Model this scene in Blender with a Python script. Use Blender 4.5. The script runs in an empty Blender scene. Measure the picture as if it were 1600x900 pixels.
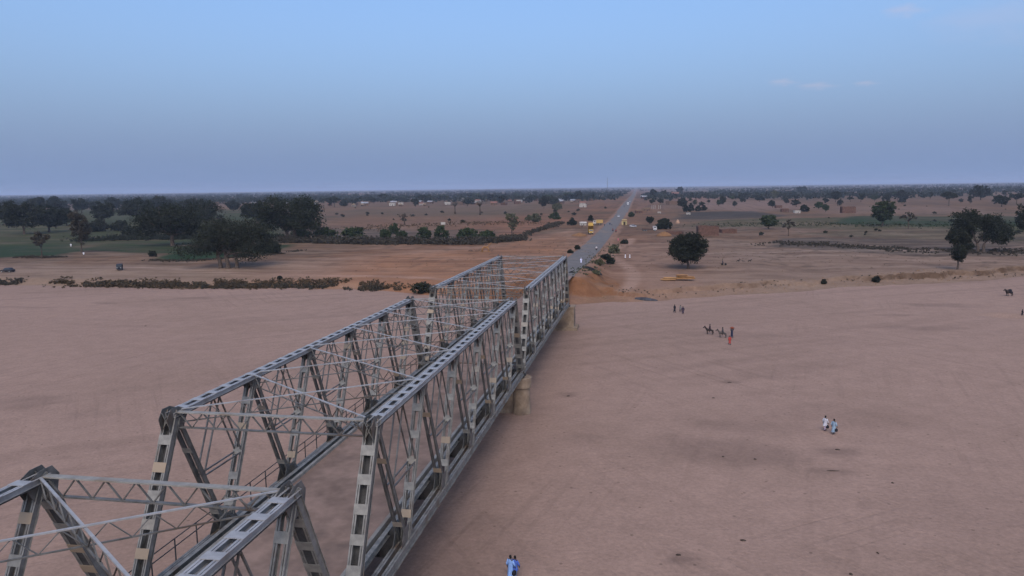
import bpy, math, random
import numpy as np
from mathutils import Vector, Matrix

# ------------------------------------------------------------------ camera, sky, sun, exposure
S = bpy.context.scene
COL = S.collection
rad = math.radians
CAM = (21.135, -33.859, 27.557)
F_PX = 1167.18                       # focal length in pixels of a 1600 px wide frame
YAW, PITCH, ROLL = -0.17897, 0.13335, -0.01276
cam_data = bpy.data.cameras.new('camera')
cam = bpy.data.objects.new('camera', cam_data)
COL.objects.link(cam)
cam_data.sensor_width = 36.0
cam_data.lens = 36.0 * F_PX / 1600.0
cam_data.clip_start = 0.3
cam_data.clip_end = 120000.0
_fw = Vector((math.sin(YAW) * math.cos(PITCH), math.cos(YAW) * math.cos(PITCH), -math.sin(PITCH)))
_rt0 = Vector((math.cos(YAW), -math.sin(YAW), 0))
_up0 = _rt0.cross(_fw)
_rt = math.cos(ROLL) * _rt0 + math.sin(ROLL) * _up0
_up = -math.sin(ROLL) * _rt0 + math.cos(ROLL) * _up0
cam.matrix_world = Matrix(((_rt.x, _up.x, -_fw.x, CAM[0]), (_rt.y, _up.y, -_fw.y, CAM[1]),
                           (_rt.z, _up.z, -_fw.z, CAM[2]), (0, 0, 0, 1)))
S.camera = cam

SUN_ELEV, SUN_AZ = rad(48.0), rad(172.0)      # azimuth clockwise from +Y: behind the camera
world = bpy.data.worlds.new('World')
S.world = world
world.use_nodes = True
wn, wl = world.node_tree.nodes, world.node_tree.links
wn.clear()
w_out = wn.new('ShaderNodeOutputWorld')
w_bg = wn.new('ShaderNodeBackground')
w_sky = wn.new('ShaderNodeTexSky')
w_sky.sky_type = 'NISHITA'
w_sky.sun_disc = False
w_sky.sun_elevation = SUN_ELEV
w_sky.sun_rotation = SUN_AZ
w_sky.altitude = 300
w_sky.air_density = 1.0
w_sky.dust_density = 5.0
w_sky.ozone_density = 6.6
w_bg.inputs['Strength'].default_value = 0.15
# dust veil: the same all round, thinning with height above the horizon
w_tc = wn.new('ShaderNodeTexCoord'); w_xyz = wn.new('ShaderNodeSeparateXYZ'); w_mr = wn.new('ShaderNodeMapRange'); w_mix = wn.new('ShaderNodeMix')
w_mr.interpolation_type = 'SMOOTHSTEP'
for k, v in (('From Min', -0.02), ('From Max', 0.30), ('To Min', 0.95), ('To Max', 0.0)): w_mr.inputs[k].default_value = v
w_mix.data_type = 'RGBA'
w_mix.inputs['B'].default_value = (0.98, 1.38, 2.34, 1)
wl.new(w_tc.outputs['Generated'], w_xyz.inputs['Vector'])
wl.new(w_xyz.outputs['Z'], w_mr.inputs['Value'])
wl.new(w_mr.outputs['Result'], w_mix.inputs['Factor'])
wl.new(w_sky.outputs['Color'], w_mix.inputs['A'])
# a few thin evening clouds in the upper right
w_col = w_mix.outputs['Result']
for _px, _py, _su, _sv in ((1412, 16, 0.030, 0.010), (1222, 128, 0.022, 0.006), (1275, 134, 0.030, 0.006), (1352, 130, 0.018, 0.004), (1560, 30, 0.10, 0.03)):
    _d = (_fw + _rt * ((_px - 800) / F_PX) - _up * ((_py - 450) / F_PX)).normalized()
    _u = Vector((0, 0, 1)).cross(_d).normalized(); _v = _d.cross(_u)
    def _dot(vec, scale):
        n = wn.new('ShaderNodeVectorMath'); n.operation = 'DOT_PRODUCT'
        wl.new(w_tc.outputs['Generated'], n.inputs[0]); n.inputs[1].default_value = vec / scale
        return n.outputs['Value']
    _cb = wn.new('ShaderNodeCombineXYZ'); wl.new(_dot(_u, _su), _cb.inputs['X']); wl.new(_dot(_v, _sv), _cb.inputs['Y'])
    _ln = wn.new('ShaderNodeVectorMath'); _ln.operation = 'LENGTH'; wl.new(_cb.outputs['Vector'], _ln.inputs[0])
    _nz = wn.new('ShaderNodeTexNoise'); _nz.inputs['Scale'].default_value = 1.6; _nz.inputs['Detail'].default_value = 5; wl.new(_cb.outputs['Vector'], _nz.inputs['Vector'])
    _sub = wn.new('ShaderNodeMath'); _sub.operation = 'MULTIPLY_ADD'; wl.new(_nz.outputs['Fac'], _sub.inputs[0]); _sub.inputs[1].default_value = 1.8; wl.new(_ln.outputs['Value'], _sub.inputs[2])
    _mr = wn.new('ShaderNodeMapRange'); _mr.interpolation_type = 'SMOOTHSTEP'
    for k, v in (('From Min', 0.9), ('From Max', 1.9), ('To Min', 0.30 if _su < .05 else .16), ('To Max', 0.0)): _mr.inputs[k].default_value = v
    wl.new(_sub.outputs[0], _mr.inputs['Value'])
    _front = wn.new('ShaderNodeMath'); _front.operation = 'GREATER_THAN'; wl.new(_dot(_d, 1.0), _front.inputs[0]); _front.inputs[1].default_value = 0.5
    _k = wn.new('ShaderNodeMath'); _k.operation = 'MULTIPLY'; wl.new(_mr.outputs['Result'], _k.inputs[0]); wl.new(_front.outputs[0], _k.inputs[1])
    _mx = wn.new('ShaderNodeMix'); _mx.data_type = 'RGBA'; wl.new(_k.outputs[0], _mx.inputs['Factor']); wl.new(w_col, _mx.inputs['A']); _mx.inputs['B'].default_value = (2.6, 2.4, 2.9, 1)
    w_col = _mx.outputs['Result']
wl.new(w_col, w_bg.inputs['Color'])
wl.new(w_bg.outputs['Background'], w_out.inputs['Surface'])

sun_data = bpy.data.lights.new('sun', 'SUN')
sun_data.energy = 0.5
sun_data.angle = rad(35)
sun_data.color = (1.0, 0.74, 0.50)
sun = bpy.data.objects.new('sun', sun_data)
COL.objects.link(sun)
_sd = Vector((math.sin(SUN_AZ) * math.cos(SUN_ELEV), math.cos(SUN_AZ) * math.cos(SUN_ELEV), math.sin(SUN_ELEV)))
sun.rotation_euler = _sd.to_track_quat('Z', 'Y').to_euler()

S.view_settings.view_transform = 'Standard'
S.view_settings.look = 'None'
S.view_settings.exposure = 0.6
S.view_settings.gamma = 1.0
S.view_settings.use_curve_mapping = False
S.cycles.use_denoising = True
S.cycles.max_bounces = 6
S.cycles.diffuse_bounces = 3
S.cycles.volume_bounces = 1
S.cycles.transparent_max_bounces = 8

random.seed(7)
RNG = np.random.default_rng(7)

# ------------------------------------------------------------------ helpers
def ray_dir(px, py):
    """direction of a point of the 1600 x 900 photograph"""
    return _fw + _rt * ((px - 800) / F_PX) - _up * ((py - 450) / F_PX)

def on_plane(px, py, z):
    d = ray_dir(px, py)
    t = (z - CAM[2]) / d.z
    return CAM[0] + t * d.x, CAM[1] + t * d.y

def tag(o, label=None, cat=None, group=None, kind=None):
    if label: o['label'] = label
    if cat: o['category'] = cat
    if group: o['group'] = group
    if kind: o['kind'] = kind
    return o

def link(name, data, parent=None, loc=(0, 0, 0), rot=(0, 0, 0), scale=None):
    o = bpy.data.objects.new(name, data)
    COL.objects.link(o)
    o.parent = parent
    o.location = loc
    o.rotation_euler = rot
    if scale: o.scale = scale
    return o

def empty(name, loc, rz=0.0):
    o = link(name, None, None, loc, (0, 0, rz))
    o.empty_display_size = 0.5
    return o

def copy_tree(o, parent=None):
    c = o.copy()
    COL.objects.link(c)
    c.parent = parent
    for ch in list(o.children):
        copy_tree(ch, c)
    return c

class MB:
    """collects polygons for one mesh"""
    def __init__(self):
        self.v, self.f, self.mi = [], [], []
    def poly(self, pts, faces, m=0):
        b = len(self.v)
        self.v += [tuple(p) for p in pts]
        for fc in faces:
            self.f.append(tuple(b + i for i in fc)); self.mi.append(m)
        return self
    def box(self, c, s, m=0, rz=0.0):
        x, y, z = s[0] / 2, s[1] / 2, s[2] / 2
        ca, sa = math.cos(rz), math.sin(rz)
        pts = []
        for dz in (-z, z):
            for dx, dy in ((-x, -y), (x, -y), (x, y), (-x, y)):
                pts.append((c[0] + dx * ca - dy * sa, c[1] + dx * sa + dy * ca, c[2] + dz))
        return self.poly(pts, [(3, 2, 1, 0), (4, 5, 6, 7), (0, 1, 5, 4), (1, 2, 6, 5), (2, 3, 7, 6), (3, 0, 4, 7)], m)
    def bar(self, p, q, w, h, m=0, up=(0, 0, 1)):
        p, q = Vector(p), Vector(q)
        d = (q - p).normalized()
        u = d.cross(Vector(up))
        if u.length < 1e-4: u = d.cross(Vector((1, 0, 0)))
        u.normalize()
        n = u.cross(d)
        pts = []
        for e in (p, q):
            for a, b in ((-1, -1), (1, -1), (1, 1), (-1, 1)):
                pts.append(e + u * (a * w / 2) + n * (b * h / 2))
        return self.poly(pts, [(3, 2, 1, 0), (4, 5, 6, 7), (0, 1, 5, 4), (1, 2, 6, 5), (2, 3, 7, 6), (3, 0, 4, 7)], m)
    def prism(self, prof, y0, y1, m=0):
        """profile in x,z extruded along y"""
        n = len(prof)
        pts = [(x, y0, z) for x, z in prof] + [(x, y1, z) for x, z in prof]
        fs = [(i, (i + 1) % n, n + (i + 1) % n, n + i) for i in range(n)]
        return self.poly(pts, fs + [tuple(range(n))[::-1], tuple(range(n, 2 * n))], m)
    def plate(self, prof, x0, x1, m=0):
        """profile in y,z extruded along x"""
        n = len(prof)
        pts = [(x0, y, z) for y, z in prof] + [(x1, y, z) for y, z in prof]
        fs = [(i, (i + 1) % n, n + (i + 1) % n, n + i) for i in range(n)]
        return self.poly(pts, fs + [tuple(range(n))[::-1], tuple(range(n, 2 * n))], m)
    def loft(self, rings, m=0, cap=True):
        """rings: lists of equal length of points"""
        n = len(rings[0]); pts = [p for r in rings for p in r]; fs = []
        for k in range(len(rings) - 1):
            for i in range(n):
                j = (i + 1) % n
                fs.append((k * n + i, k * n + j, (k + 1) * n + j, (k + 1) * n + i))
        if cap:
            fs.append(tuple(range(n))[::-1]); fs.append(tuple(range((len(rings) - 1) * n, len(rings) * n)))
        return self.poly(pts, fs, m)
    def tube(self, pts, radii, n=7, m=0):
        pts = [Vector(p) for p in pts]; rings = []
        for k, p in enumerate(pts):
            d = (pts[min(k + 1, len(pts) - 1)] - pts[max(k - 1, 0)]).normalized()
            u = d.cross(Vector((0.3, 0.9, 0.2))).normalized(); w = d.cross(u)
            rings.append([p + (u * math.cos(2 * math.pi * i / n) + w * math.sin(2 * math.pi * i / n)) * radii[k] for i in range(n)])
        return self.loft(rings, m)
    def mesh(self, name, mats, smooth=False):
        me = bpy.data.meshes.new(name)
        me.from_pydata(self.v, [], self.f)
        for mt in (mats if isinstance(mats, (list, tuple)) else [mats]): me.materials.append(mt)
        me.polygons.foreach_set('material_index', self.mi)
        if smooth: me.polygons.foreach_set('use_smooth', [True] * len(me.polygons))
        me.update()
        return me
    def build(self, name, mats, parent=None, loc=(0, 0, 0), rot=(0, 0, 0), smooth=False):
        return link(name, self.mesh(name, mats, smooth), parent, loc, rot)

def fade(t): return t * t * (3 - 2 * t)
def vnoise(x, y, seed=0):
    xi, yi = np.floor(x).astype(np.int64), np.floor(y).astype(np.int64)
    xf, yf = fade(x - xi), fade(y - yi)
    def h(a, b):
        n = (a * 374761393 + b * 668265263 + seed * 2147483647) & 0x7fffffff
        n = ((n ^ (n >> 13)) * 1274126177) & 0x7fffffff
        return ((n ^ (n >> 16)) & 0xffff) / 65535.0
    return (h(xi, yi) * (1 - xf) + h(xi + 1, yi) * xf) * (1 - yf) + (h(xi, yi + 1) * (1 - xf) + h(xi + 1, yi + 1) * xf) * yf
def fbm(x, y, seed=0, o=4):
    x = np.asarray(x, float); y = np.asarray(y, float)
    s = 0; a = 0.5; t = 0
    for k in range(o):
        s = s + a * vnoise(x * 2 ** k + 17.3 * k, y * 2 ** k - 9.1 * k, seed + k); t += a; a *= 0.5
    return s / t
def sstep(a, b, x):
    t = np.clip((np.asarray(x, float) - a) / (b - a), 0, 1)
    return t * t * (3 - 2 * t)

# ------------------------------------------------------------------ materials
def material(name, rough=0.85, spec=0.3):
    m = bpy.data.materials.new(name)
    m.use_nodes = True
    b = m.node_tree.nodes['Principled BSDF']
    b.inputs['Roughness'].default_value = rough
    b.inputs['Specular IOR Level'].default_value = spec
    return m, m.node_tree.nodes, m.node_tree.links, b

def nd(nodes, kind, **kw):
    n = nodes.new(kind)
    for k, v in kw.items():
        if k in n.inputs.keys() if hasattr(n.inputs, 'keys') else False: n.inputs[k].default_value = v
        else: setattr(n, k, v)
    return n

def mottled(name, c1, c2, scale=3.0, rough=0.85, spec=0.3, c3=None, bump=0.0, random_mix=0.0, coord='Object', metallic=0.0, low=0.35, high=0.68):
    """two (three) base colours mixed by noise, with an optional colour shift for each object"""
    m, N, L, b = material(name, rough, spec)
    b.inputs['Metallic'].default_value = metallic
    tc = N.new('ShaderNodeTexCoord')
    nz = nd(N, 'ShaderNodeTexNoise', Scale=scale, Detail=5.0, Roughness=0.62)
    L.new(tc.outputs[coord], nz.inputs['Vector'])
    rp = N.new('ShaderNodeValToRGB')
    rp.color_ramp.elements[0].position = low; rp.color_ramp.elements[0].color = (*c1, 1)
    rp.color_ramp.elements[1].position = high; rp.color_ramp.elements[1].color = (*c2, 1)
    L.new(nz.outputs['Fac'], rp.inputs['Fac'])
    out = rp.outputs['Color']
    if c3 is not None:
        if random_mix:
            oi = N.new('ShaderNodeObjectInfo')
            mr = nd(N, 'ShaderNodeMapRange'); mr.inputs['From Min'].default_value = 1 - random_mix - 0.1; mr.inputs['From Max'].default_value = 1 - random_mix + 0.1
            L.new(oi.outputs['Random'], mr.inputs['Value']); fac = mr.outputs['Result']
        else:
            n2 = nd(N, 'ShaderNodeTexNoise', Scale=scale * 0.31, Detail=4.0)
            L.new(tc.outputs[coord], n2.inputs['Vector'])
            mr = nd(N, 'ShaderNodeMapRange'); mr.inputs['From Min'].default_value = 0.55; mr.inputs['From Max'].default_value = 0.68
            L.new(n2.outputs['Fac'], mr.inputs['Value']); fac = mr.outputs['Result']
        mx = N.new('ShaderNodeMix'); mx.data_type = 'RGBA'
        L.new(fac, mx.inputs['Factor']); L.new(out, mx.inputs['A']); mx.inputs['B'].default_value = (*c3, 1)
        out = mx.outputs['Result']
    L.new(out, b.inputs['Base Color'])
    if bump:
        bp = nd(N, 'ShaderNodeBump', Strength=bump, Distance=0.05)
        L.new(nz.outputs['Fac'], bp.inputs['Height']); L.new(bp.outputs['Normal'], b.inputs['Normal'])
    return m

def leafy(name, c1, c2, c3):
    """foliage: colour by object and by place in the crown"""
    m, N, L, b = material(name, 0.75, 0.15)
    oi = N.new('ShaderNodeObjectInfo'); ge = N.new('ShaderNodeNewGeometry')
    nz = nd(N, 'ShaderNodeTexNoise', Scale=0.55, Detail=3.0)
    L.new(ge.outputs['Position'], nz.inputs['Vector'])
    rp = N.new('ShaderNodeValToRGB')
    rp.color_ramp.elements[0].position = 0.3; rp.color_ramp.elements[0].color = (*c1, 1)
    rp.color_ramp.elements[1].position = 0.7; rp.color_ramp.elements[1].color = (*c2, 1)
    L.new(nz.outputs['Fac'], rp.inputs['Fac'])
    mx = N.new('ShaderNodeMix'); mx.data_type = 'RGBA'
    mu = nd(N, 'ShaderNodeMath', operation='MULTIPLY'); mu.inputs[1].default_value = 0.6
    L.new(oi.outputs['Random'], mu.inputs[0]); L.new(mu.outputs[0], mx.inputs['Factor'])
    L.new(rp.outputs['Color'], mx.inputs['A']); mx.inputs['B'].default_value = (*c3, 1)
    L.new(mx.outputs['Result'], b.inputs['Base Color'])
    return m

STEEL_SHADED = mottled('galvanised_steel_shaded', (0.07, 0.067, 0.06), (0.15, 0.144, 0.13), 1.6, 0.5, 0.35, c3=(0.085, 0.062, 0.045))  # darker copy of the truss steel, shade of down-facing members in its colour
STEEL_SKYLIT = mottled('skylit_galvanised_steel', (0.23, 0.222, 0.212), (0.34, 0.33, 0.315), 1.4, 0.4, 0.6, c3=(0.18, 0.15, 0.125))  # paler steel: sky reflection on the upper members put into the colour
BATTEN = mottled('batten_plate_paint', (0.155, 0.147, 0.128), (0.245, 0.232, 0.20), 2.2, 0.55, 0.4, c3=(0.27, 0.205, 0.138), random_mix=0.28)
STEEL_LIT = mottled('weathered_steel_lit', (0.12, 0.114, 0.10), (0.23, 0.22, 0.195), 1.9, 0.5, 0.4, c3=(0.125, 0.092, 0.065))  # paler copy of the truss steel, light on up-facing members in its colour
STRUT = mottled('strut_paint', (0.18, 0.168, 0.145), (0.27, 0.255, 0.222), 1.6, 0.6, 0.4, c3=(0.19, 0.15, 0.11))
DARKSTEEL = mottled('dark_steel', (0.03, 0.03, 0.03), (0.075, 0.073, 0.07), 1.7, 0.7, 0.25)
BLUESTEEL = mottled('blue_grey_steel', (0.075, 0.075, 0.075), (0.135, 0.135, 0.14), 1.2, 0.5, 0.4)
DECK = mottled('dusty_deck', (0.165, 0.115, 0.09), (0.275, 0.19, 0.15), 0.55, 0.95, 0.1, c3=(0.105, 0.08, 0.067), bump=0.3)
CONCRETE = mottled('stained_concrete', (0.19, 0.135, 0.09), (0.31, 0.235, 0.165), 0.9, 0.9, 0.2, c3=(0.13, 0.095, 0.07), bump=0.5)
BARK = mottled('bark', (0.055, 0.04, 0.03), (0.12, 0.09, 0.07), 3.0, 0.95, 0.1)
LEAF = leafy('leaf_dark', (0.010, 0.014, 0.008), (0.030, 0.035, 0.017), (0.020, 0.021, 0.012))
LEAF_G = leafy('leaf_green', (0.022, 0.036, 0.014), (0.046, 0.064, 0.022), (0.034, 0.042, 0.018))
LEAF_P = leafy('leaf_pale', (0.055, 0.06, 0.035), (0.10, 0.10, 0.055), (0.12, 0.11, 0.06))
SCRUB = leafy('dry_scrub', (0.032, 0.028, 0.020), (0.068, 0.055, 0.038), (0.048, 0.042, 0.028))
DRYGRASS = leafy('dry_brush', (0.060, 0.040, 0.024), (0.14, 0.085, 0.045), (0.05, 0.042, 0.022))

# ------------------------------------------------------------------ the ground
def axis(*segs):
    """segs: (start, stop, step) dense runs"""
    out = []
    for a, b, s in segs: out.append(np.arange(a, b, s))
    return np.unique(np.concatenate(out))
def geo(a, b, n): return np.geomspace(a, b, n)

BANK = np.array([(-4000, 150), (-700, 158), (-300, 164), (-174, 162.4), (-160, 162), (-134, 162.6), (-107, 159.6), (-80, 162.5), (-58, 162), (-41, 157),
                 (-31, 152), (-12, 141), (3.6, 138.6), (11.5, 143), (20, 145), (35, 154.5), (52, 163), (70, 175), (88, 182), (107, 192), (129, 204), (200, 232), (420, 300), (4000, 900)], float)
def bank_y(x):
    return np.interp(x, BANK[:, 0], BANK[:, 1]) + (fbm(np.asarray(x) / 9.0, np.asarray(x) * 0 + 3.3, 5, 3) - 0.5) * 4.0
ROADC = np.array([(100, -0.8), (400, -0.8), (600, -1.2), (800, -3.6), (1150, -7.5), (2050, -15.5), (4000, -40), (30000, -400)], float)
def road_x(y): return np.interp(y, ROADC[:, 0], ROADC[:, 1])
ROADZ = np.array([(-100, 5.6), (150, 5.6), (165, 5.35), (200, 4.2), (250, 3.35), (300, 3.0), (30000, 3.0)], float)
def road_z(y): return np.interp(y, ROADZ[:, 0], ROADZ[:, 1])

def land_z(x, y):
    x = np.asarray(x, float); y = np.asarray(y, float)
    t = y - bank_y(x)
    right = sstep(0, 12, x)
    n1 = fbm(x / 7.0, y / 5.0, 21, 4) - 0.5
    n4 = fbm(x / 2.6, y / 2.6, 29, 3) - 0.5
    cliff_at = 8.0 + 9.0 * (fbm(x / 11.0, x * 0 + 1.7, 9, 4) - 0.5)
    zr = 0.75 * sstep(-0.5, 8, t) + (0.35 + 1.3 * fbm(x / 17.0, x * 0 + 8.8, 15, 3)) * sstep(cliff_at, cliff_at + 0.5 + 2.5 * sstep(0.45, 0.7, fbm(x / 8.0, x * 0 + 2.2, 17, 2)), t + n1 * 6) + 0.8 * sstep(12, 70, t)
    zl = 1.5 * sstep(-0.5, 6.5, t + n1 * 2) + 0.5 * sstep(6, 30, t) + 0.8 * sstep(20, 80, t)
    z = zr * right + zl * (1 - right) + n4 * 0.5 * sstep(0, 3, t) * sstep(26, 10, t)
    z = z - 1.2 * sstep(0, 8, -t)
    amp = sstep(4, 30, t)
    z = z + amp * ((fbm(x / 38.0, y / 38.0, 3, 4) - 0.5) * 0.9 + n1 * 0.22)
    z = z + sstep(900, 4000, y) * (fbm(x / 900.0, y / 900.0, 33, 3) - 0.5) * 7
    # the road on its low embankment
    d = np.abs(x - (road_x(y) - 0.1))
    er = road_z(y) - 0.06
    front = np.maximum(0, 150.0 + (fbm(x / 3.0, x * 0, 77, 3) - 0.5) * 3.0 - y)
    emb = er - np.maximum(0, d - 6.0 - 0.8 * n1 - 1.6 * n4) * (0.42 + 0.5 * sstep(4, 0, y - 150)) - front * 1.1 + n4 * 2.2 * sstep(0, 1.5, front + np.maximum(0, d - 6.5) * sstep(30, 0, y - 150)) + np.clip(d - 5.2, 0, 1) * n1 * 0.8
    k = sstep(5.3, 9, d)
    z = np.where(d < 5.6, np.where(front > 0, np.maximum(z, emb), er), np.maximum(z, emb) * (1 - 0 * k))
    return z

def ground_z(x, y):
    zl = float(land_z(np.array([x]), np.array([y]))[0])
    return max(zl, float(sand_z(np.array([x]), np.array([y]))[0]))

PIT = on_plane(1580, 494, 0)
def sand_z(x, y):
    x = np.asarray(x, float); y = np.asarray(y, float)
    z = (fbm(x / 22.0, y / 22.0, 41, 4) - 0.5) * 0.35 + (fbm(x / 3.0, y / 3.0, 43, 3) - 0.5) * 0.10
    d2 = ((x - PIT[0]) / 5.0) ** 2 + ((y - PIT[1]) / 2.4) ** 2          # the pit dug in the sand
    z = z - 0.8 * np.exp(-d2) + 0.12 * np.exp(-(np.sqrt(d2) - 1.55) ** 2 * 6)
    return z

def at(px, py, dz=0.0):
    """the place on the ground seen at a point of the photograph"""
    z = 2.0
    for _ in range(7):
        x, y = on_plane(px, py, z)
        if y < 0 or y > 60000: break
        z = 0.4 * z + 0.6 * ground_z(x, y)
    return Vector((x, y, z + dz))

def where(px):
    for lim, txt in ((120, 'above the leftmost big tree'), (260, 'behind the tall thin tree'), (400, 'over the three-trunked tree'), (520, 'behind the wide olive-green tree'), (640, 'above the left thicket'), (760, 'beyond the two lopped trees'),
                     (850, 'above the feathery tree'), (985, 'left beside the far road'), (1070, 'just right of the far road'), (1190, 'above the mud compound'), (1300, 'around the white hut'), (1400, 'above the egg-shaped tree'), (1500, 'right of the egg-shaped tree'), (9999, 'above the double-crowned tree')):
        if px < lim: return txt

def grid_mesh(name, xs, ys, zf, colf, mat):
    X, Y = np.meshgrid(xs, ys)
    Z = zf(X, Y)
    nx, ny = len(xs), len(ys)
    co = np.stack([X, Y, Z], -1).reshape(-1, 3).astype(np.float32)
    i = np.arange(nx * ny).reshape(ny, nx)
    q = np.stack([i[:-1, :-1], i[:-1, 1:], i[1:, 1:], i[1:, :-1]], -1).reshape(-1, 4)
    me = bpy.data.meshes.new(name)
    me.vertices.add(len(co)); me.vertices.foreach_set('co', co.ravel())
    me.loops.add(q.size); me.loops.foreach_set('vertex_index', q.ravel().astype(np.int32))
    me.polygons.add(len(q)); me.polygons.foreach_set('loop_start', (np.arange(len(q)) * 4).astype(np.int32))
    me.polygons.foreach_set('use_smooth', np.ones(len(q), bool))
    me.update(calc_edges=True)
    c = colf(X, Y, Z).reshape(-1, 3)
    at_ = me.color_attributes.new('tint', 'FLOAT_COLOR', 'POINT')
    at_.data.foreach_set('color', np.concatenate([c, np.ones((len(c), 1))], 1).astype(np.float32).ravel())
    me.materials.append(mat)
    o = link(name, me)
    return o

def ground_material(name, bump, fine, bscale):
    m, N, L, b = material(name, 0.95, 0.08)
    va = nd(N, 'ShaderNodeVertexColor', layer_name='tint')
    tc = N.new('ShaderNodeTexCoord')
    n1 = nd(N, 'ShaderNodeTexNoise', Scale=fine, Detail=7.0, Roughness=0.65)
    L.new(tc.outputs['Object'], n1.inputs['Vector'])
    n2 = nd(N, 'ShaderNodeTexNoise', Scale=fine * 7, Detail=4.0, Roughness=0.7)
    L.new(tc.outputs['Object'], n2.inputs['Vector'])
    r1 = nd(N, 'ShaderNodeMapRange'); r1.inputs['From Min'].default_value = 0.3; r1.inputs['From Max'].default_value = 0.7; r1.inputs['To Min'].default_value = 0.90; r1.inputs['To Max'].default_value = 1.09
    L.new(n1.outputs['Fac'], r1.inputs['Value'])
    r2 = nd(N, 'ShaderNodeMapRange'); r2.inputs['From Min'].default_value = 0.3; r2.inputs['From Max'].default_value = 0.7; r2.inputs['To Min'].default_value = 0.86; r2.inputs['To Max'].default_value = 1.12
    L.new(n2.outputs['Fac'], r2.inputs['Value'])
    mu = nd(N, 'ShaderNodeMath', operation='MULTIPLY'); L.new(r1.outputs['Result'], mu.inputs[0]); L.new(r2.outputs['Result'], mu.inputs[1])
    vm = nd(N, 'ShaderNodeVectorMath', operation='SCALE'); L.new(va.outputs['Color'], vm.inputs[0]); L.new(mu.outputs[0], vm.inputs['Scale'])
    L.new(vm.outputs['Vector'], b.inputs['Base Color'])
    n3 = nd(N, 'ShaderNodeTexNoise', Scale=bscale, Detail=6.0, Roughness=0.7); L.new(tc.outputs['Object'], n3.inputs['Vector'])
    bp = nd(N, 'ShaderNodeBump', Strength=bump, Distance=0.35); L.new(n3.outputs['Fac'], bp.inputs['Height']); L.new(bp.outputs['Normal'], b.inputs['Normal'])
    return m

def sand_material():
    m = ground_material('river_sand', 0.30, 0.35, 1.3)
    N, L = m.node_tree.nodes, m.node_tree.links
    b = N['Principled BSDF']
    col = b.inputs['Base Color'].links[0].from_socket; nrm = b.inputs['Normal'].links[0].from_socket
    tc = N.new('ShaderNodeTexCoord')
    # footprints: small dimples, crowded along the ways people take
    vo = nd(N, 'ShaderNodeTexVoronoi', Scale=1.7); L.new(tc.outputs['Object'], vo.inputs['Vector'])
    r = nd(N, 'ShaderNodeMapRange'); r.inputs['From Min'].default_value = 0.05; r.inputs['From Max'].default_value = 0.34
    L.new(vo.outputs['Distance'], r.inputs['Value'])
    b1 = nd(N, 'ShaderNodeBump', Strength=0.22, Distance=0.10); L.new(r.outputs['Result'], b1.inputs['Height']); L.new(nrm, b1.inputs['Normal'])
    # tracks: long streaks in two directions
    last, tint = b1.outputs['Normal'], col
    for ang, seed, sc in ((0.62, 0.0, 1.1), (-0.9, 40.0, 0.8), (1.35, 90.0, 0.9)):
        mp = N.new('ShaderNodeMapping'); mp.vector_type = 'TEXTURE'
        mp.inputs['Rotation'].default_value = (0, 0, ang); mp.inputs['Scale'].default_value = (28, 0.9 / sc, 1); mp.inputs['Location'].default_value = (seed, seed, 0)
        L.new(tc.outputs['Object'], mp.inputs['Vector'])
        n = nd(N, 'ShaderNodeTexNoise', Scale=1.0, Detail=3.0); L.new(mp.outputs['Vector'], n.inputs['Vector'])
        big = nd(N, 'ShaderNodeTexNoise', Scale=0.028, Detail=2.0); of = nd(N, 'ShaderNodeVectorMath', operation='ADD'); of.inputs[1].default_value = (seed * 7, seed, 0)
        L.new(tc.outputs['Object'], of.inputs[0]); L.new(of.outputs['Vector'], big.inputs['Vector'])
        k = nd(N, 'ShaderNodeMapRange'); k.inputs['From Min'].default_value = 0.5; k.inputs['From Max'].default_value = 0.62; L.new(big.outputs['Fac'], k.inputs['Value'])
        st = nd(N, 'ShaderNodeMapRange'); st.inputs['From Min'].default_value = 0.54; st.inputs['From Max'].default_value = 0.66; L.new(n.outputs['Fac'], st.inputs['Value'])
        mu = nd(N, 'ShaderNodeMath', operation='MULTIPLY'); L.new(k.outputs['Result'], mu.inputs[0]); L.new(st.outputs['Result'], mu.inputs[1])
        dk = nd(N, 'ShaderNodeMath', operation='MULTIPLY_ADD'); dk.inputs[1].default_value = -0.09; dk.inputs[2].default_value = 1.0; L.new(mu.outputs[0], dk.inputs[0])
        vm = nd(N, 'ShaderNodeVectorMath', operation='SCALE'); L.new(tint, vm.inputs[0]); L.new(dk.outputs[0], vm.inputs['Scale']); tint = vm.outputs['Vector']
        bp = nd(N, 'ShaderNodeBump', Strength=0.25, Distance=0.1); bp.invert = True; L.new(mu.outputs[0], bp.inputs['Height']); L.new(last, bp.inputs['Normal']); last = bp.outputs['Normal']
    # scattered dark specks: dung, leaves, stones
    v2 = nd(N, 'ShaderNodeTexVoronoi', Scale=0.55); L.new(tc.outputs['Object'], v2.inputs['Vector'])
    s2 = nd(N, 'ShaderNodeMapRange'); s2.inputs['From Min'].default_value = 0.05; s2.inputs['From Max'].default_value = 0.09; s2.inputs['To Min'].default_value = 0.62; s2.inputs['To Max'].default_value = 1.0
    L.new(v2.outputs['Distance'], s2.inputs['Value'])
    vm = nd(N, 'ShaderNodeVectorMath', operation='SCALE'); L.new(tint, vm.inputs[0]); L.new(s2.outputs['Result'], vm.inputs['Scale'])
    L.new(vm.outputs['Vector'], b.inputs['Base Color']); L.new(last, b.inputs['Normal'])
    return m
SAND_MAT = sand_material()
LAND_MAT = ground_material('bank_soil', 0.6, 0.22, 0.5)

def mixc(c, k, col): return c * (1 - k[..., None]) + np.array(col) * k[..., None]

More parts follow.
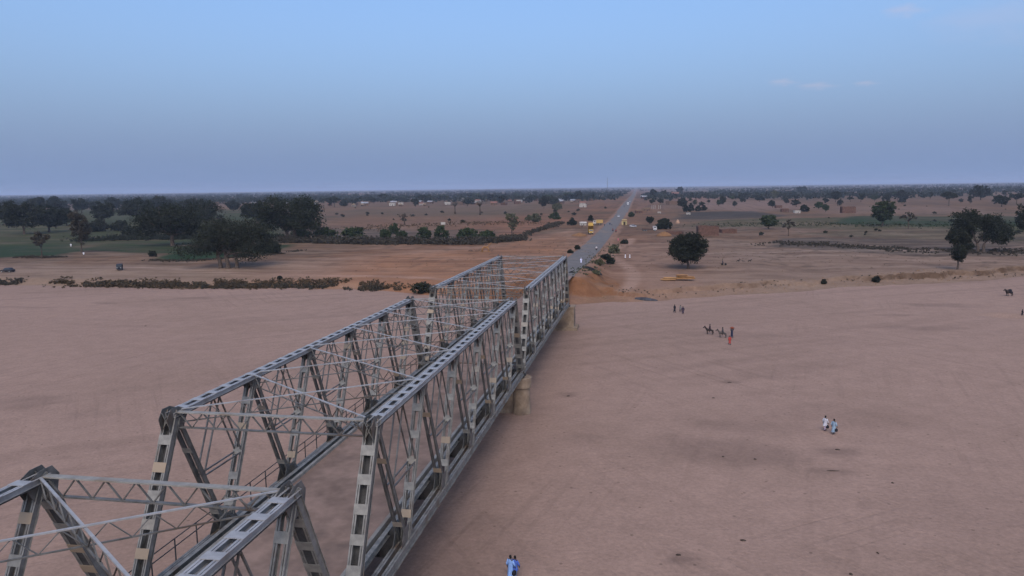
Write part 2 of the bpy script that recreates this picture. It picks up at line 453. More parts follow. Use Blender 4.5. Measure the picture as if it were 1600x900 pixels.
SAND = np.array((0.284, 0.189, 0.144))
def sand_col(X, Y, Z):
    c = np.ones(X.shape + (3,)) * SAND
    big = fbm(X / 45.0, Y / 32.0, 51, 4)
    c = c * (0.94 + 0.13 * big)[..., None]
    warm = sstep(0.5, 0.72, fbm(X / 26.0 + 9, Y / 15.0, 53, 4))
    c = mixc(c, warm * 0.30, (0.225, 0.150, 0.110))
    # long faint streaks left by tyres and feet along the river
    a = 0.55
    u = X * math.cos(a) + Y * math.sin(a); w = -X * math.sin(a) + Y * math.cos(a)
    st = sstep(0.56, 0.70, fbm(u / 60.0, w / 1.9, 55, 3)) * sstep(0.45, 0.62, fbm(X / 50.0, Y / 40.0, 56, 2))
    c = c * (1 - 0.10 * st)[..., None]
    # dark stains, trampled ground and darker patches below the bridge
    for px, py, rx, ry, k in ((1140, 705, 9, 5, .30), (1165, 665, 8, 3.5, .22), (1310, 705, 2.2, 1.6, .4), (1300, 735, 3, .7, .4), (1330, 650, 9, 5, .16), (1060, 868, 1.3, .8, .55), (888, 617, 1.6, 1.1, .5),
                              (1430, 512, 9, 3, .22), (1470, 477, 11, 3.4, .30), (1400, 493, 4, 1, .4), (1140, 598, 2.0, .6, .45), (40, 628, 5, 3.0, .28), (145, 645, 3, 2.4, .2), (160, 474, 4, .9, .5), (40, 480, 9, 1.5, .25), (300, 466, 6, 1.4, .3), (210, 509, 9, 1.6, .14),
                              (905, 685, 3, 2, .18), (1540, 800, 9, 7, .12), (640, 870, 9, 9, .22), (800, 640, 6, 5, .2), (1210, 590, 4, 1.5, .14), (1245, 530, 22, 6, .08), (1130, 522, 10, 2.5, .15)):
        x0, y0 = on_plane(px, py, 0)
        n = fbm(X / (rx * 0.45), Y / (ry * 0.6), int(px), 3) - 0.5
        d = ((X - x0) / rx) ** 2 + ((Y - y0) / ry) ** 2
        c = mixc(c, k * (1 - sstep(0.1, 1.4, d + n * 1.3)), (0.10, 0.067, 0.055))
    return c

xs = axis((-420, -150, 6), (-150, 160, 1.25), (160, 420, 6))
xs = np.concatenate([-geo(430, 40000, 24)[::-1], xs, geo(430, 40000, 24)])
ys = np.concatenate([-geo(130, 4000, 12)[::-1], axis((-120, -40, 4), (-40, 215, 1.25), (215, 420, 8)), geo(430, 3000, 10)])
riverbed = grid_mesh('riverbed', xs, ys, sand_z, sand_col, SAND_MAT)
tag(riverbed, 'dry pinkish river sand with footprints and dark stains', kind='structure')

def poly_mask(X, Y, pts, soft):
    """signed soft mask of a convex-ish polygon given in world x,y"""
    inside = np.zeros(X.shape, bool); dist = np.full(X.shape, 1e9); n = len(pts)
    for i in range(n):
        (x1, y1), (x2, y2) = pts[i], pts[(i + 1) % n]
        cond = ((y1 > Y) != (y2 > Y)) & (X < (x2 - x1) * (Y - y1) / (y2 - y1 + 1e-9) + x1)
        inside ^= cond
        dx, dy = x2 - x1, y2 - y1
        t = np.clip(((X - x1) * dx + (Y - y1) * dy) / (dx * dx + dy * dy), 0, 1)
        dist = np.minimum(dist, np.hypot(X - x1 - t * dx, Y - y1 - t * dy))
    sd = np.where(inside, dist, -dist)
    return sstep(-soft, soft, sd)

def zone(*pix): return [on_plane(x, y, 2.8) for x, y in pix]
EARTH, TANS, DGREEN = (0.33, 0.175, 0.09), (0.315, 0.21, 0.15), (0.018, 0.052, 0.018)
ZONES = [  # polygon in the photograph's points, soft edge in m, strength, colour
    (zone((-60, 440), (-60, 410), (140, 410), (250, 414), (560, 400), (760, 385), (900, 358), (905, 395), (880, 440), (560, 450), (300, 445)), 5, .9, (0.325, 0.222, 0.155)),
    (zone((520, 432), (560, 402), (760, 388), (880, 365), (895, 400), (860, 440), (640, 445)), 8, .75, EARTH),
    (zone((-80, 404), (-80, 385), (80, 382), (150, 388), (100, 399)), 4, .9, DGREEN),
    (zone((120, 391), (170, 380), (300, 384), (330, 392), (235, 397)), 3, .9, DGREEN),
    (zone((240, 402), (290, 390), (430, 383), (470, 381), (430, 392), (330, 404), (260, 407)), 3, .95, DGREEN),
    (zone((-80, 385), (-80, 330), (220, 326), (400, 328), (470, 345), (450, 380), (250, 384), (100, 386)), 8, .85, (0.042, 0.066, 0.022)),
    (zone((440, 378), (640, 381), (800, 380), (872, 352), (860, 345), (780, 360), (440, 356)), 6, .85, (0.085, 0.07, 0.055)),
    (zone((500, 352), (560, 335), (700, 338), (830, 340), (800, 365), (770, 358), (640, 360)), 12, .75, (0.26, 0.13, 0.07)),
    (zone((770, 372), (800, 350), (880, 340), (890, 348), (820, 368)), 6, .8, (0.28, 0.14, 0.075)),
    (zone((480, 330), (760, 322), (900, 322), (880, 333), (600, 340)), 14, .5, (0.15, 0.11, 0.066)),
    (zone((985, 470), (985, 410), (960, 380), (1100, 372), (1300, 385), (1680, 400), (1680, 440), (1300, 440)), 5, .85, TANS),
    (zone((1000, 390), (1030, 374), (1150, 372), (1400, 388), (1300, 397), (1100, 393)), 5, .6, (0.27, 0.17, 0.112)),
    (zone((1200, 384), (1220, 372), (1400, 374), (1700, 380), (1700, 397), (1450, 399), (1330, 394)), 3, .9, (0.088, 0.074, 0.058)),
    (zone((1080, 352), (1100, 344), (1300, 340), (1400, 345), (1700, 345), (1700, 365), (1300, 358)), 5, .75, (0.066, 0.078, 0.026)),
    (zone((1240, 366), (1340, 358), (1700, 366), (1700, 381), (1400, 374)), 5, .7, (0.085, 0.086, 0.036)),
    (zone((1300, 350), (1330, 337), (1560, 337), (1700, 340), (1700, 352), (1450, 353)), 5, .75, DGREEN),
    (zone((1050, 342), (1080, 331), (1180, 330), (1230, 338), (1180, 342)), 6, .85, (0.05, 0.048, 0.042)),
    (zone((1070, 326), (1100, 316), (1230, 314), (1280, 326), (1180, 331)), 14, .7, (0.29, 0.185, 0.14)),
    (zone((1040, 316), (1060, 308), (1130, 308), (1110, 316)), 20, .7, (0.31, 0.17, 0.12)),
    (zone((1280, 334), (1300, 322), (1520, 322), (1560, 334)), 12, .7, (0.27, 0.17, 0.12)),
    (zone((962, 395), (945, 420), (980, 450), (1040, 440), (1010, 400)), 5, .4, (0.33, 0.225, 0.165)),
]
def land_col(X, Y, Z):
    n = fbm(X / 30.0, Y / 30.0, 61, 5)
    # broad country: strips of field, scrub and bare ground
    cell = vnoise(np.floor(X / 95.0 + 0.35 * np.floor(Y / 60.0)) * 7.7, np.floor(Y / 60.0) * 5.3, 63)
    c = np.ones(X.shape + (3,)) * np.array((0.225, 0.128, 0.072))
    c = mixc(c, sstep(0.45, 0.6, n) * 0.7, (0.135, 0.09, 0.058))
    c = mixc(c, sstep(0.55, 0.9, cell) * 0.55 * sstep(250, 400, Y), (0.25, 0.15, 0.10))
    c = mixc(c, sstep(0.72, 0.95, 1 - cell) * 0.6 * sstep(250, 400, Y), (0.095, 0.085, 0.045))
    far = sstep(700, 2500, Y)
    sp = sstep(0.52, 0.66, fbm(X / 120.0, Y / 260.0, 67, 4))
    c = mixc(c, far * sp * 0.75, (0.06, 0.06, 0.038))
    w = (fbm(X / 9.0, Y / 9.0, 71, 3) - 0.5)
    for pts, soft, k, col in ZONES:
        d = poly_mask(X + w * soft * 1.6, Y + w * soft * 2.4, pts, soft)
        c = mixc(c, d * k, col)
    # furrows and plots within the fields
    fur = sstep(0.52, 0.62, fbm(X / 34.0, Y / 6.5, 73, 3))
    c = mixc(c, fur * 0.20 * sstep(225, 260, Y), (0.20, 0.13, 0.083))
    bed = sstep(0.50, 0.58, fbm(X / 60.0 + 3, Y / 2.6, 75, 2)); c = mixc(c, bed * 0.22 * sstep(235, 270, Y) * sstep(900, 500, Y), (0.05, 0.045, 0.028))
    # tracks
    tr = np.abs(Y - (bank_y(X) + 24 + 7 * np.sin(X / 37.0))) * (X < -20) + 99 * (X >= -20)
    c = mixc(c, (1 - sstep(1.0, 3.0, tr)) * 0.75, (0.42, 0.29, 0.215))
    tr2 = np.abs(Y - (232 + 0.35 * (X - 10) + 6 * np.sin(X / 30.0))) * ((X > 18) & (X < 260)) + 99 * ((X <= 18) | (X >= 260))
    c = mixc(c, (1 - sstep(0.8, 2.6, tr2)) * 0.7, (0.42, 0.30, 0.225))
    tr3 = np.abs(X - (13.5 + 4 * np.sin(Y / 23.0) - 0.025 * (Y - 190))) + 99 * ((Y < 150) | (Y > 330))
    c = mixc(c, (1 - sstep(0.8, 3.0, tr3)) * 0.75, (0.43, 0.31, 0.235))
    soil = sstep(0.95, 1.25, c[..., 0] / np.maximum(c[..., 1], 1e-3))
    for k_, (sx, sy, sd) in enumerate(((26., 3.2, 83), (40., 2.4, 85), (14., 5.5, 87))):
        q = fbm(X / sx + 0.15 * Y / sx, Y / sy, sd, 3)
        c = mixc(c, sstep(0.56, 0.66, q) * 0.30 * soil * sstep(160, 185, Y) * sstep(700, 350, Y), (0.15, 0.09, 0.06))
        c = mixc(c, sstep(0.44, 0.34, q) * 0.22 * soil * sstep(160, 185, Y) * sstep(700, 350, Y), (0.40, 0.285, 0.21))
    # road shoulders
    d = np.abs(X - road_x(Y))
    c = mixc(c, (1 - sstep(6.0, 8.5, d + w * 3)) * 0.8, (0.32, 0.215, 0.155))
    # raw earth and painted shade in the scarps
    t = Y - bank_y(X)
    raw = sstep(-1, 1, t) * (1 - sstep(10, 15, t)) * (X > 6)
    c = mixc(c, raw * 0.6, (0.315, 0.212, 0.145))
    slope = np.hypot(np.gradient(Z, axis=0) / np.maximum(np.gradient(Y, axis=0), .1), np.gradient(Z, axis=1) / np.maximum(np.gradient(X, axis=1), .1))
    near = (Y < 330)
    c = mixc(c, sstep(0.55, 1.3, slope) * 0.9 * near, (0.105, 0.062, 0.036))  # steep cliff faces darkened, their shade put into the soil colour
    c = mixc(c, sstep(0.3, 0.75, slope) * 0.8 * sstep(24, 14, np.abs(X)) * sstep(172, 158, Y), (0.235, 0.125, 0.065))
    red = sstep(1.2, 1.45, c[..., 0] / np.maximum(c[..., 1], 1e-3)) * sstep(60, 0, X) * sstep(-120, -70, X)
    c = c * (1 + red[..., None] * (np.array((1.14, 0.98, 0.90)) - 1))
    speck = sstep(0.60, 0.74, fbm(X / 2.6, Y / 3.6, 79, 3)) * sstep(170, 230, Y)
    c = mixc(c, speck * 0.5, (0.085, 0.06, 0.04))
    return c * 0.70

xs = axis((-420, -230, 4), (-230, -60, 1.8), (-60, 135, 0.9), (135, 230, 1.8), (230, 420, 4))
xs = np.concatenate([-geo(430, 40000, 40)[::-1], xs, geo(430, 40000, 40)])
ys = np.concatenate([axis((128, 215, 0.7), (215, 330, 1.5), (330, 700, 4)), geo(710, 40000, 70)])
terrain = grid_mesh('terrain', xs, ys, land_z, land_col, LAND_MAT)
tag(terrain, 'brown bank and flat farmland of the far river side', kind='structure')

# road: one strip of worn asphalt with dusty edges, and broken verges
def road_mesh():
    ys = np.concatenate([np.arange(149.4, 420, 3), np.arange(420, 1500, 20), geo(1500, 14000, 40)])
    mb = MB(); rows = []
    for k, y in enumerate(ys):
        c = float(road_x(y)); z = float(road_z(y)) if y < 900 else float(land_z(np.array([c]), np.array([y]))[0]) + 0.15
        if y >= 900: z = max(z, 3.0)
        ja = 0.25 * math.sin(y * 0.9) + 0.18 * math.sin(y * 2.3); jb = 0.22 * math.sin(y * 1.1 + 2) + 0.2 * math.sin(y * 2.9)
        wd = 0 if y < 700 else 1.2
        rows.append([(c - 4.3 - wd + ja, y, z + 0.02), (c - 1.4, y, z + 0.07), (c + 1.4, y, z + 0.07), (c + 4.3 + wd + jb, y, z + 0.02)])
    pts = [p for r in rows for p in r]; fs = []
    for k in range(len(rows) - 1):
        for i in range(3): fs.append((k * 4 + i, k * 4 + i + 1, k * 4 + 5 + i, k * 4 + 4 + i))
    mb.poly(pts, fs)
    return mb
ASPHALT = mottled('worn_asphalt', (0.12, 0.11, 0.104), (0.17, 0.156, 0.146), 0.35, 0.95, 0.05, c3=(0.20, 0.152, 0.12))
road = road_mesh().build('road', ASPHALT)
tag(road, 'straight grey asphalt road running to the horizon', kind='structure')

# ------------------------------------------------------------------ the bridge: three steel truss spans
PANEL, HW, HT, GAP = 9.0, 6.188, 9.445, 0.95     # panel length, half width between trusses, truss height, gap between spans
SPAN = 6 * PANEL
CHORD_Z = 5.2

def twin_member(L, width, band, depth, t=0.022):
    """two back-to-back channel pairs running along local y"""
    mb = MB()
    for sgn in (-1, 1):
        c = sgn * (width / 2 - band / 2)
        for s in (-1, 1):
            a, b = s * 0.018, s * band / 2
            pr = [(a, -depth / 2), (b, -depth / 2), (b, -depth / 2 + t), (a + s * t, -depth / 2 + t), (a + s * t, depth / 2 - t), (b, depth / 2 - t), (b, depth / 2), (a, depth / 2)]
            if s < 0: pr = pr[::-1]
            mb.prism([(c + x, z) for x, z in pr], 0, L)
    return mb

def lattice(L, depth, fl_w, fl_h, pitch, bar_w):
    """flanges along local x, zigzag lacing between them; top of the upper flange at z = 0"""
    fl, la = MB(), MB()
    fl.box((L / 2, 0, -fl_h / 2), (L, fl_w, fl_h)); la.box((L / 2, 0, -depth + fl_h / 2), (L, fl_w * .6, fl_h))
    n = max(2, int(round(L / pitch))); p = L / n
    for i in range(n):
        a, b = (-fl_h * .5, -depth + fl_h * .5) if i % 2 == 0 else (-depth + fl_h * .5, -fl_h * .5)
        la.bar((i * p, 0.02 if i % 2 else -0.02, a), ((i + 1) * p, 0.02 if i % 2 else -0.02, b), bar_w, bar_w * 0.6)
    return fl, la

def put(name, me, parent, loc=(0, 0, 0), rot=(0, 0, 0)): return link(name, me, parent, loc, rot)

def make_span():
    root = empty('bridge_span', (0, 0, CHORD_Z))
    DL = math.hypot(PANEL / 2, HT)
    top_me = twin_member(5 * PANEL + 0.7, 0.80, 0.24, 0.28).mesh('top_chord', STEEL_SKYLIT)
    bot_me = twin_member(SPAN + 0.3, 0.86, 0.30, 0.62).mesh('bottom_chord', STEEL_LIT)
    dia_me = twin_member(DL, 0.66, 0.19, 0.34).mesh('diagonal', STEEL_LIT)
    post_me = twin_member(DL + 0.2, 0.80, 0.20, 0.46).mesh('end_post', STEEL_LIT)
    dark_me = twin_member(DL, 0.60, 0.14, 0.30).mesh('diagonal', STEEL_SHADED)  # shaded diagonals get the darkened steel
    bat_dark = MB().box((0, 0, 0), (0.61, 0.40, 0.02)).mesh('batten_plate', BATTEN)
    bat_top = MB().box((0, 0, 0), (0.81, 0.56, 0.02)).mesh('batten_plate', STEEL_SKYLIT)
    under_me = MB().box((0, 5 * PANEL / 2 + .35, 0), (0.82, 5 * PANEL + .6, 0.02)).mesh('slot_shade_plate', DARKSTEEL)  # dark sheet added so the top-chord slots look shaded
    back_me = MB().box((0, DL / 2, 0), (0.78, DL - 1.2, 0.02)).mesh('post_slot_shade', DARKSTEEL)  # dark sheet added to blacken the end-post slots like shade
    bat_post = MB().box((0, 0, 0), (0.81, 0.56, 0.02)).mesh('batten_plate', BATTEN)
    bat_dia = MB().box((0, 0, 0), (0.67, 0.50, 0.02)).mesh('batten_plate', BATTEN)
    bat_bot = MB().box((0, 0, 0), (0.87, 0.50, 0.02)).mesh('batten_plate', BATTEN)
    tube_w = 0.085
    ang = math.atan2(HT, PANEL / 2)
    T = lambda k: (PANEL / 2 + k * PANEL, HT)
    B = lambda k: (k * PANEL, 0.0)
    # gusset plates, in the plane of the truss (y, z)
    g_end = [(-0.95, -0.10), (-0.55, 0.42), (0.15, 0.42), (0.85, 0.11), (0.95, -0.30), (0.50, -1.05), (-0.72, -0.95)]
    g_top = [(-0.85, 0.10), (0.85, 0.10), (0.85, -0.28), (0.45, -0.95), (-0.45, -0.95), (-0.85, -0.28)]
    g_bot = [(-1.25, -0.30), (1.25, -0.30), (1.25, 0.40), (0.62, 1.35), (-0.62, 1.35), (-1.25, 0.40)]
    g_foot = [(-0.4, -0.32), (1.5, -0.32), (1.5, 0.40), (0.85, 1.0), (0.1, 1.0), (-0.4, 0.4)]
    def gus(prof, half, flip=False):
        if flip: prof = [(-y, z) for y, z in prof][::-1]
        mb = MB()
        for s in (-1, 1): mb.plate(prof, s * half - 0.012, s * half + 0.012)
        return mb.mesh('gusset_plate', STEEL_SHADED)
    gus_top, gus_bot = gus(g_top, 0.27), gus(g_bot, 0.28)
    gus_e0, gus_e1 = gus(g_end, 0.27), gus(g_end, 0.27, True)
    gus_f0, gus_f1 = gus(g_foot, 0.28), gus(g_foot, 0.28, True)
    xl = MB()
    for s in (-1, 1): xl.bar((-0.25, 0.015 * s, -0.5 * s), (0.25, 0.015 * s, 0.5 * s), 0.05, 0.07, up=(0, 1, 0))
    x_me = xl.mesh('cross_lacing', STEEL_SHADED)
    # sub-members: twin angles
    def twin_angle(p, q, sep, w, name, x):
        mb = MB()
        for s in (-1, 1): mb.bar((0, 0, 0) if False else (s * sep, p[0], p[1]), (s * sep, q[0], q[1]), w, w, up=(1, 0, 0))
        return mb
    mid = lambda a, b: ((a[0] + b[0]) / 2, (a[1] + b[1]) / 2)
    for side in (-1, 1):
        x = side * HW
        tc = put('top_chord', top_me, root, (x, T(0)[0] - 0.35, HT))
        put('slot_shade_plate', under_me, tc, (0, 0, -0.19))
        n = 28; st = (5 * PANEL - 0.4) / n
        for i in range(n):
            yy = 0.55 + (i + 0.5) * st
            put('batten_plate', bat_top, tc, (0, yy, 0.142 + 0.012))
        bc = put('bottom_chord', bot_me, root, (x, -0.15, 0))
        for i in range(12): put('batten_plate', bat_bot, bc, (0, 2.4 + i * 4.5, -0.312 - 0.012))
        # end posts
        for e in (0, 1):
            if e == 0: ps = put('end_post', post_me, root, (x, 0, 0), (ang, 0, 0))
            else: ps = put('end_post', post_me, root, (x, SPAN, 0), (math.pi - ang, 0, 0))
            put('post_slot_shade', back_me, ps, (0, 0, -0.2 if e == 0 else 0.2))
            for i in range(6):
                s = DL - 1.55 - i * 1.56
                put('batten_plate', bat_post, ps, (0, s, 0.232 + 0.012))
                put('batten_plate', bat_post, ps, (0, s, -0.232 - 0.012))
        # diagonals: from each inner bottom node up to the two top nodes beside it
        for k in range(1, 6):
            for far in (0, 1):
                a = ang if far else math.pi - ang
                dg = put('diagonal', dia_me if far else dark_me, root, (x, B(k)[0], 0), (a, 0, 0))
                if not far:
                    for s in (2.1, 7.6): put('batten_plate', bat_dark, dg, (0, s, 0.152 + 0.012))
                    continue
                for s in (1.9, 3.6, 5.25, 6.9, 8.7):
                    put('batten_plate', bat_dia, dg, (0, s, 0.172 + 0.012))
                    if s in (1.9, 5.25, 8.7): put('batten_plate', bat_dia, dg, (0, s, -0.172 - 0.012))
        for k in range(5):
            a, b, c = T(k), B(k + 1), T(k + 1)
            m0, m1, m2 = mid(a, c), mid(a, b), mid(b, c)
            o = (0, m0[0], m0[1] - 0.25)
            for q in (m1, m2):
                mb = MB()
                for s in (-1, 1): mb.bar((s * 0.24, m0[0], m0[1] - 0.25), (s * 0.24, q[0], q[1]), tube_w, tube_w, up=(1, 0, 0))
                mb.build('sub_diagonal', STEEL_SHADED, root, (x, 0, 0))
            mb = MB()
            for s in (-1, 1): mb.bar((s * 0.24, m1[0] + 0.1, m1[1]), (s * 0.24, m2[0] - 0.1, m2[1]), tube_w, tube_w, up=(1, 0, 0))
            mb.build('sub_strut', STEEL_SHADED, root, (x, 0, 0))
        # gussets
        put('gusset_plate', gus_e0, root, (x, *T(0))); put('gusset_plate', gus_e1, root, (x, *T(5)))
        put('cross_lacing', x_me, root, (x, T(0)[0] - 0.62, HT - 0.28)); put('cross_lacing', x_me, root, (x, T(5)[0] + 0.62, HT - 0.28))
        for k in range(1, 5): put('gusset_plate', gus_top, root, (x, *T(k)))
        for k in range(1, 6): put('gusset_plate', gus_bot, root, (x, *B(k)))
        put('gusset_plate', gus_f0, root, (x, *B(0))); put('gusset_plate', gus_f1, root, (x, *B(6)))
    # portal struts at both ends
    fl, la = lattice(2 * HW - 0.86, 1.0, 0.36, 0.07, 0.78, 0.085)
    fm, lm = fl.mesh('flange', STRUT), la.mesh('lacing', STEEL_SHADED)
    for k in (0, 5):
        p = put('portal_strut', fm, root, (-HW + 0.43, T(k)[0], HT + 0.16))
        put('lacing', lm, p)
    # top lateral bracing, an X of lattice struts in each panel
    LL = math.hypot(PANEL, 2 * HW)
    fl, la = lattice(LL - 1.0, 0.86, 0.12, 0.06, 0.80, 0.06)
    fm, lm = fl.mesh('flange', STEEL_SKYLIT), la.mesh('lacing', STEEL_SHADED)
    a = math.atan2(PANEL, 2 * HW)
    for k in range(5):
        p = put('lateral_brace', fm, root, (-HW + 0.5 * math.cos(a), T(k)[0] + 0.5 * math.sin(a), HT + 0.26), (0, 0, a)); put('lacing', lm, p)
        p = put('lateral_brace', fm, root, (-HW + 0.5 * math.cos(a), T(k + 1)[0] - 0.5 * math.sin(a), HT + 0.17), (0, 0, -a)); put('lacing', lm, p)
    # floor
    fb = MB()
    w = 2 * HW - 0.9
    fb.box((0, 0, 0.07), (w, 0.34, 0.05)).box((0, 0, -0.88), (w, 0.34, 0.05)).box((0, 0, -0.405), (w, 0.03, 0.88))
    fbm_ = fb.mesh('floor_beam', DARKSTEEL)
    for s in (-1, 1):
        br_me = MB().prism([(s * (HW - .25), -.85), (s * (HW - .25), 1.25), (s * (HW - .55), 1.25), (s * (HW - 1.55), .12), (s * (HW - 1.55), -.85)][::s], -.17, .17).mesh('knee_bracket', DARKSTEEL)
        for k in range(1, 6): put('knee_bracket', br_me, root, (0, k * PANEL, 0))
    for k in range(7):
        y = min(max(k * PANEL, 0.3), SPAN - 0.3)
        put('floor_beam', fbm_, root, (0, y, 0))
    for x in (-4.45, -2.2, 0, 2.2, 4.45):
        MB().box((x, SPAN / 2, 0.39), (0.06, SPAN - 0.1, 0.46)).box((x, SPAN / 2, 0.13), (0.3, SPAN - 0.1, 0.05)).build('stringer', DARKSTEEL, root)
    d = MB().box((0, SPAN / 2, 0.71), (9.0, SPAN, 0.16)).build('deck', DECK, root)
    for s in (-1, 1):
        MB().prism([(s * 4.62 - .15, .62), (s * 4.62 + .15, .62), (s * 4.62 + .12, 1.02), (s * 4.62 - .12, 1.02)], 0.05, SPAN - 0.05).build('kerb_beam', STRUT, root)
        gb = MB(); xx = s * 5.22
        gb.box((xx, SPAN / 2, 1.02), (0.30, SPAN - .1, 0.03)).box((xx, SPAN / 2, 0.62), (0.30, SPAN - .1, 0.03)).box((xx, SPAN / 2, 0.82), (0.025, SPAN - .1, 0.37))
        gb.build('guard_beam', STEEL_LIT, root)
    # footway railing outside the left truss
    rl = MB(); xx = -HW - 0.75
    for z in (0.95, 1.45): rl.bar((xx, 0.2, z), (xx, SPAN - .2, z), 0.05, 0.05)
    rl.build('hand_rail', DARKSTEEL, root)
    pm = MB().box((0, 0, 0.72), (0.06, 0.06, 1.5)).box((0.22, 0, 0.0), (0.5, 0.08, 0.08)).mesh('rail_post', DARKSTEEL)
    for k in range(25): put('rail_post', pm, root, (xx, 0.4 + k * (SPAN - .8) / 24, 0))
    return root

span = make_span()
spans = [span, copy_tree(span), copy_tree(span)]
for o, n, lab in zip(spans, (0, 1, -1), ('middle grey steel truss bridge span, standing whole between its two lattice portals',
                                        'farthest grey steel truss bridge span, ending at the road on the far bank',
                                        'nearest grey steel truss bridge span, cut off by the lower left corner of the picture')):
    o.location = (0, n * (SPAN + GAP), CHORD_Z)
    tag(o, lab, 'bridge span', 'steel truss spans of the bridge')

# piers
def make_pier(y, label):
    root = empty('bridge_pier', (0, y, 0))
    for s in (-1, 1):
        N = 28; mb = MB(); rings = []
        for z, r in ((-2, 1.18), (0.0, 1.16), (0.6, 1.10), (3.2, 1.02), (3.21, 1.05), (3.3, 1.22), (4.45, 1.26), (4.55, 1.20)):
            rings.append([(r * math.cos(2 * math.pi * i / N), 1.05 * r * math.sin(2 * math.pi * i / N), z) for i in range(N)])
        mb.loft(rings).build('column', CONCRETE, root, (s * HW, 0, 0), smooth=False)
        for e in (-1, 1): MB().box((s * HW, e * 0.62, 4.69), (0.95, 0.55, 0.30)).build('bearing', DARKSTEEL, root)
    MB().box((0, 0, 1.4), (2 * HW - 2.0, 0.9, 5.2)).build('wall', CONCRETE, root)
    tag(root, label, 'pier', 'concrete piers of the bridge')
make_pier(-GAP / 2, 'round-columned concrete pier under the near joint of the middle span')
make_pier(SPAN + GAP / 2, 'tan round-columned concrete pier between the middle and the farthest span')
def end_pier():
    y = 2 * SPAN + GAP + 1.2
    root = empty('bridge_pier', (0, y, 0))
    mb = MB(); hx, hy = 7.5, 1.55
    rings = []
    for z, gx in ((0.5, 0), (0.9, -0.03), (4.2, -0.06), (4.21, 0.05), (4.55, 0.05)):
        rings.append([(-(hx + gx), -(hy + gx), z), (hx + gx, -(hy + gx), z), (hx + gx, hy + gx, z), (-(hx + gx), hy + gx, z)])
    mb.loft(rings).build('wall', CONCRETE, root)
    MB().prism([(-8.2, -1), (8.2, -1), (8.15, 0.55), (-8.15, 0.55)], -2.2, 2.2).build('plinth', CONCRETE, root)
    for s in (-1, 1): MB().box((s * HW, -0.95, 4.70), (0.95, 0.6, 0.28)).build('bearing', DARKSTEEL, root)
    MB().box((0, 1.1, 5.05), (7.4, 0.7, 1.0)).build('back_wall', CONCRETE, root)
    tag(root, 'broad tan concrete wall pier under the far end of the bridge', 'pier', 'concrete piers of the bridge')
    a = empty('approach_span', (0, y + 1.5, 0))
    MB().box((-0.3, 18.6, 5.52), (6.8, 38.4, 0.30)).build('deck', DECK, a)
    for x in (-2.6, -0.3, 2.0): MB().box((x, 18.9, 4.95), (0.35, 37.6, 0.82)).build('girder', CONCRETE, a)
    tag(a, 'plain concrete deck joining the farthest truss span to the road', 'bridge span')
    b = empty('abutment', (0, y + 39.5, 0))
    MB().prism([(-4.6, -2), (4.2, -2), (4.2, 4.5), (-4.6, 4.5)], 0.0, 1.6).build('wall', CONCRETE, b)
    tag(b, 'concrete road end wall set in the far earth bank', 'abutment')
end_pier()

# ------------------------------------------------------------------ trees and bushes
def leaf_arrays(centres, sig, per, size, rng, flat=0.75):
    """leaf-sized faces clustered round the given centres"""
    n = len(centres) * per
    c = np.repeat(centres, per, 0) + rng.normal(0, 1, (n, 3)) * np.array((sig, sig, sig * flat))
    a = rng.normal(0, 1, (n, 3)); a /= np.linalg.norm(a, axis=1)[:, None]
    b = np.cross(a, rng.normal(0, 1, (n, 3))); b /= np.linalg.norm(b, axis=1)[:, None]
    s = size * rng.uniform(0.6, 1.35, (n, 1))
    return np.stack([c - a * s * .5, c + b * s * .36, c + a * s * .5, c - b * s * .36], 1).reshape(-1, 3)

def quad_mesh(name, pts, mats, extra=None):
    nq = len(pts) // 4
    q = np.arange(nq * 4)
    ls = np.arange(nq) * 4; mi = np.zeros(nq, np.int32)
    if extra is not None:
        ev, ef, em = extra
        off = len(pts)
        pts = np.concatenate([pts, np.array(ev)])
        fl = [i + off for f in ef for i in f]; st = len(q) + np.concatenate([[0], np.cumsum([len(f) for f in ef])[:-1]])
        q = np.concatenate([q, np.array(fl)]); ls = np.concatenate([ls, st]); mi = np.concatenate([mi, np.full(len(ef), em)])
    me = bpy.data.meshes.new(name)
    me.vertices.add(len(pts)); me.vertices.foreach_set('co', pts.astype(np.float32).ravel())
    me.loops.add(len(q)); me.loops.foreach_set('vertex_index', q.astype(np.int32))
    me.polygons.add(len(ls)); me.polygons.foreach_set('loop_start', ls.astype(np.int32))
    for m in (mats if isinstance(mats, (list, tuple)) else [mats]): me.materials.append(m)
    me.polygons.foreach_set('material_index', mi.astype(np.int32))
    me.update(calc_edges=True)
    return me

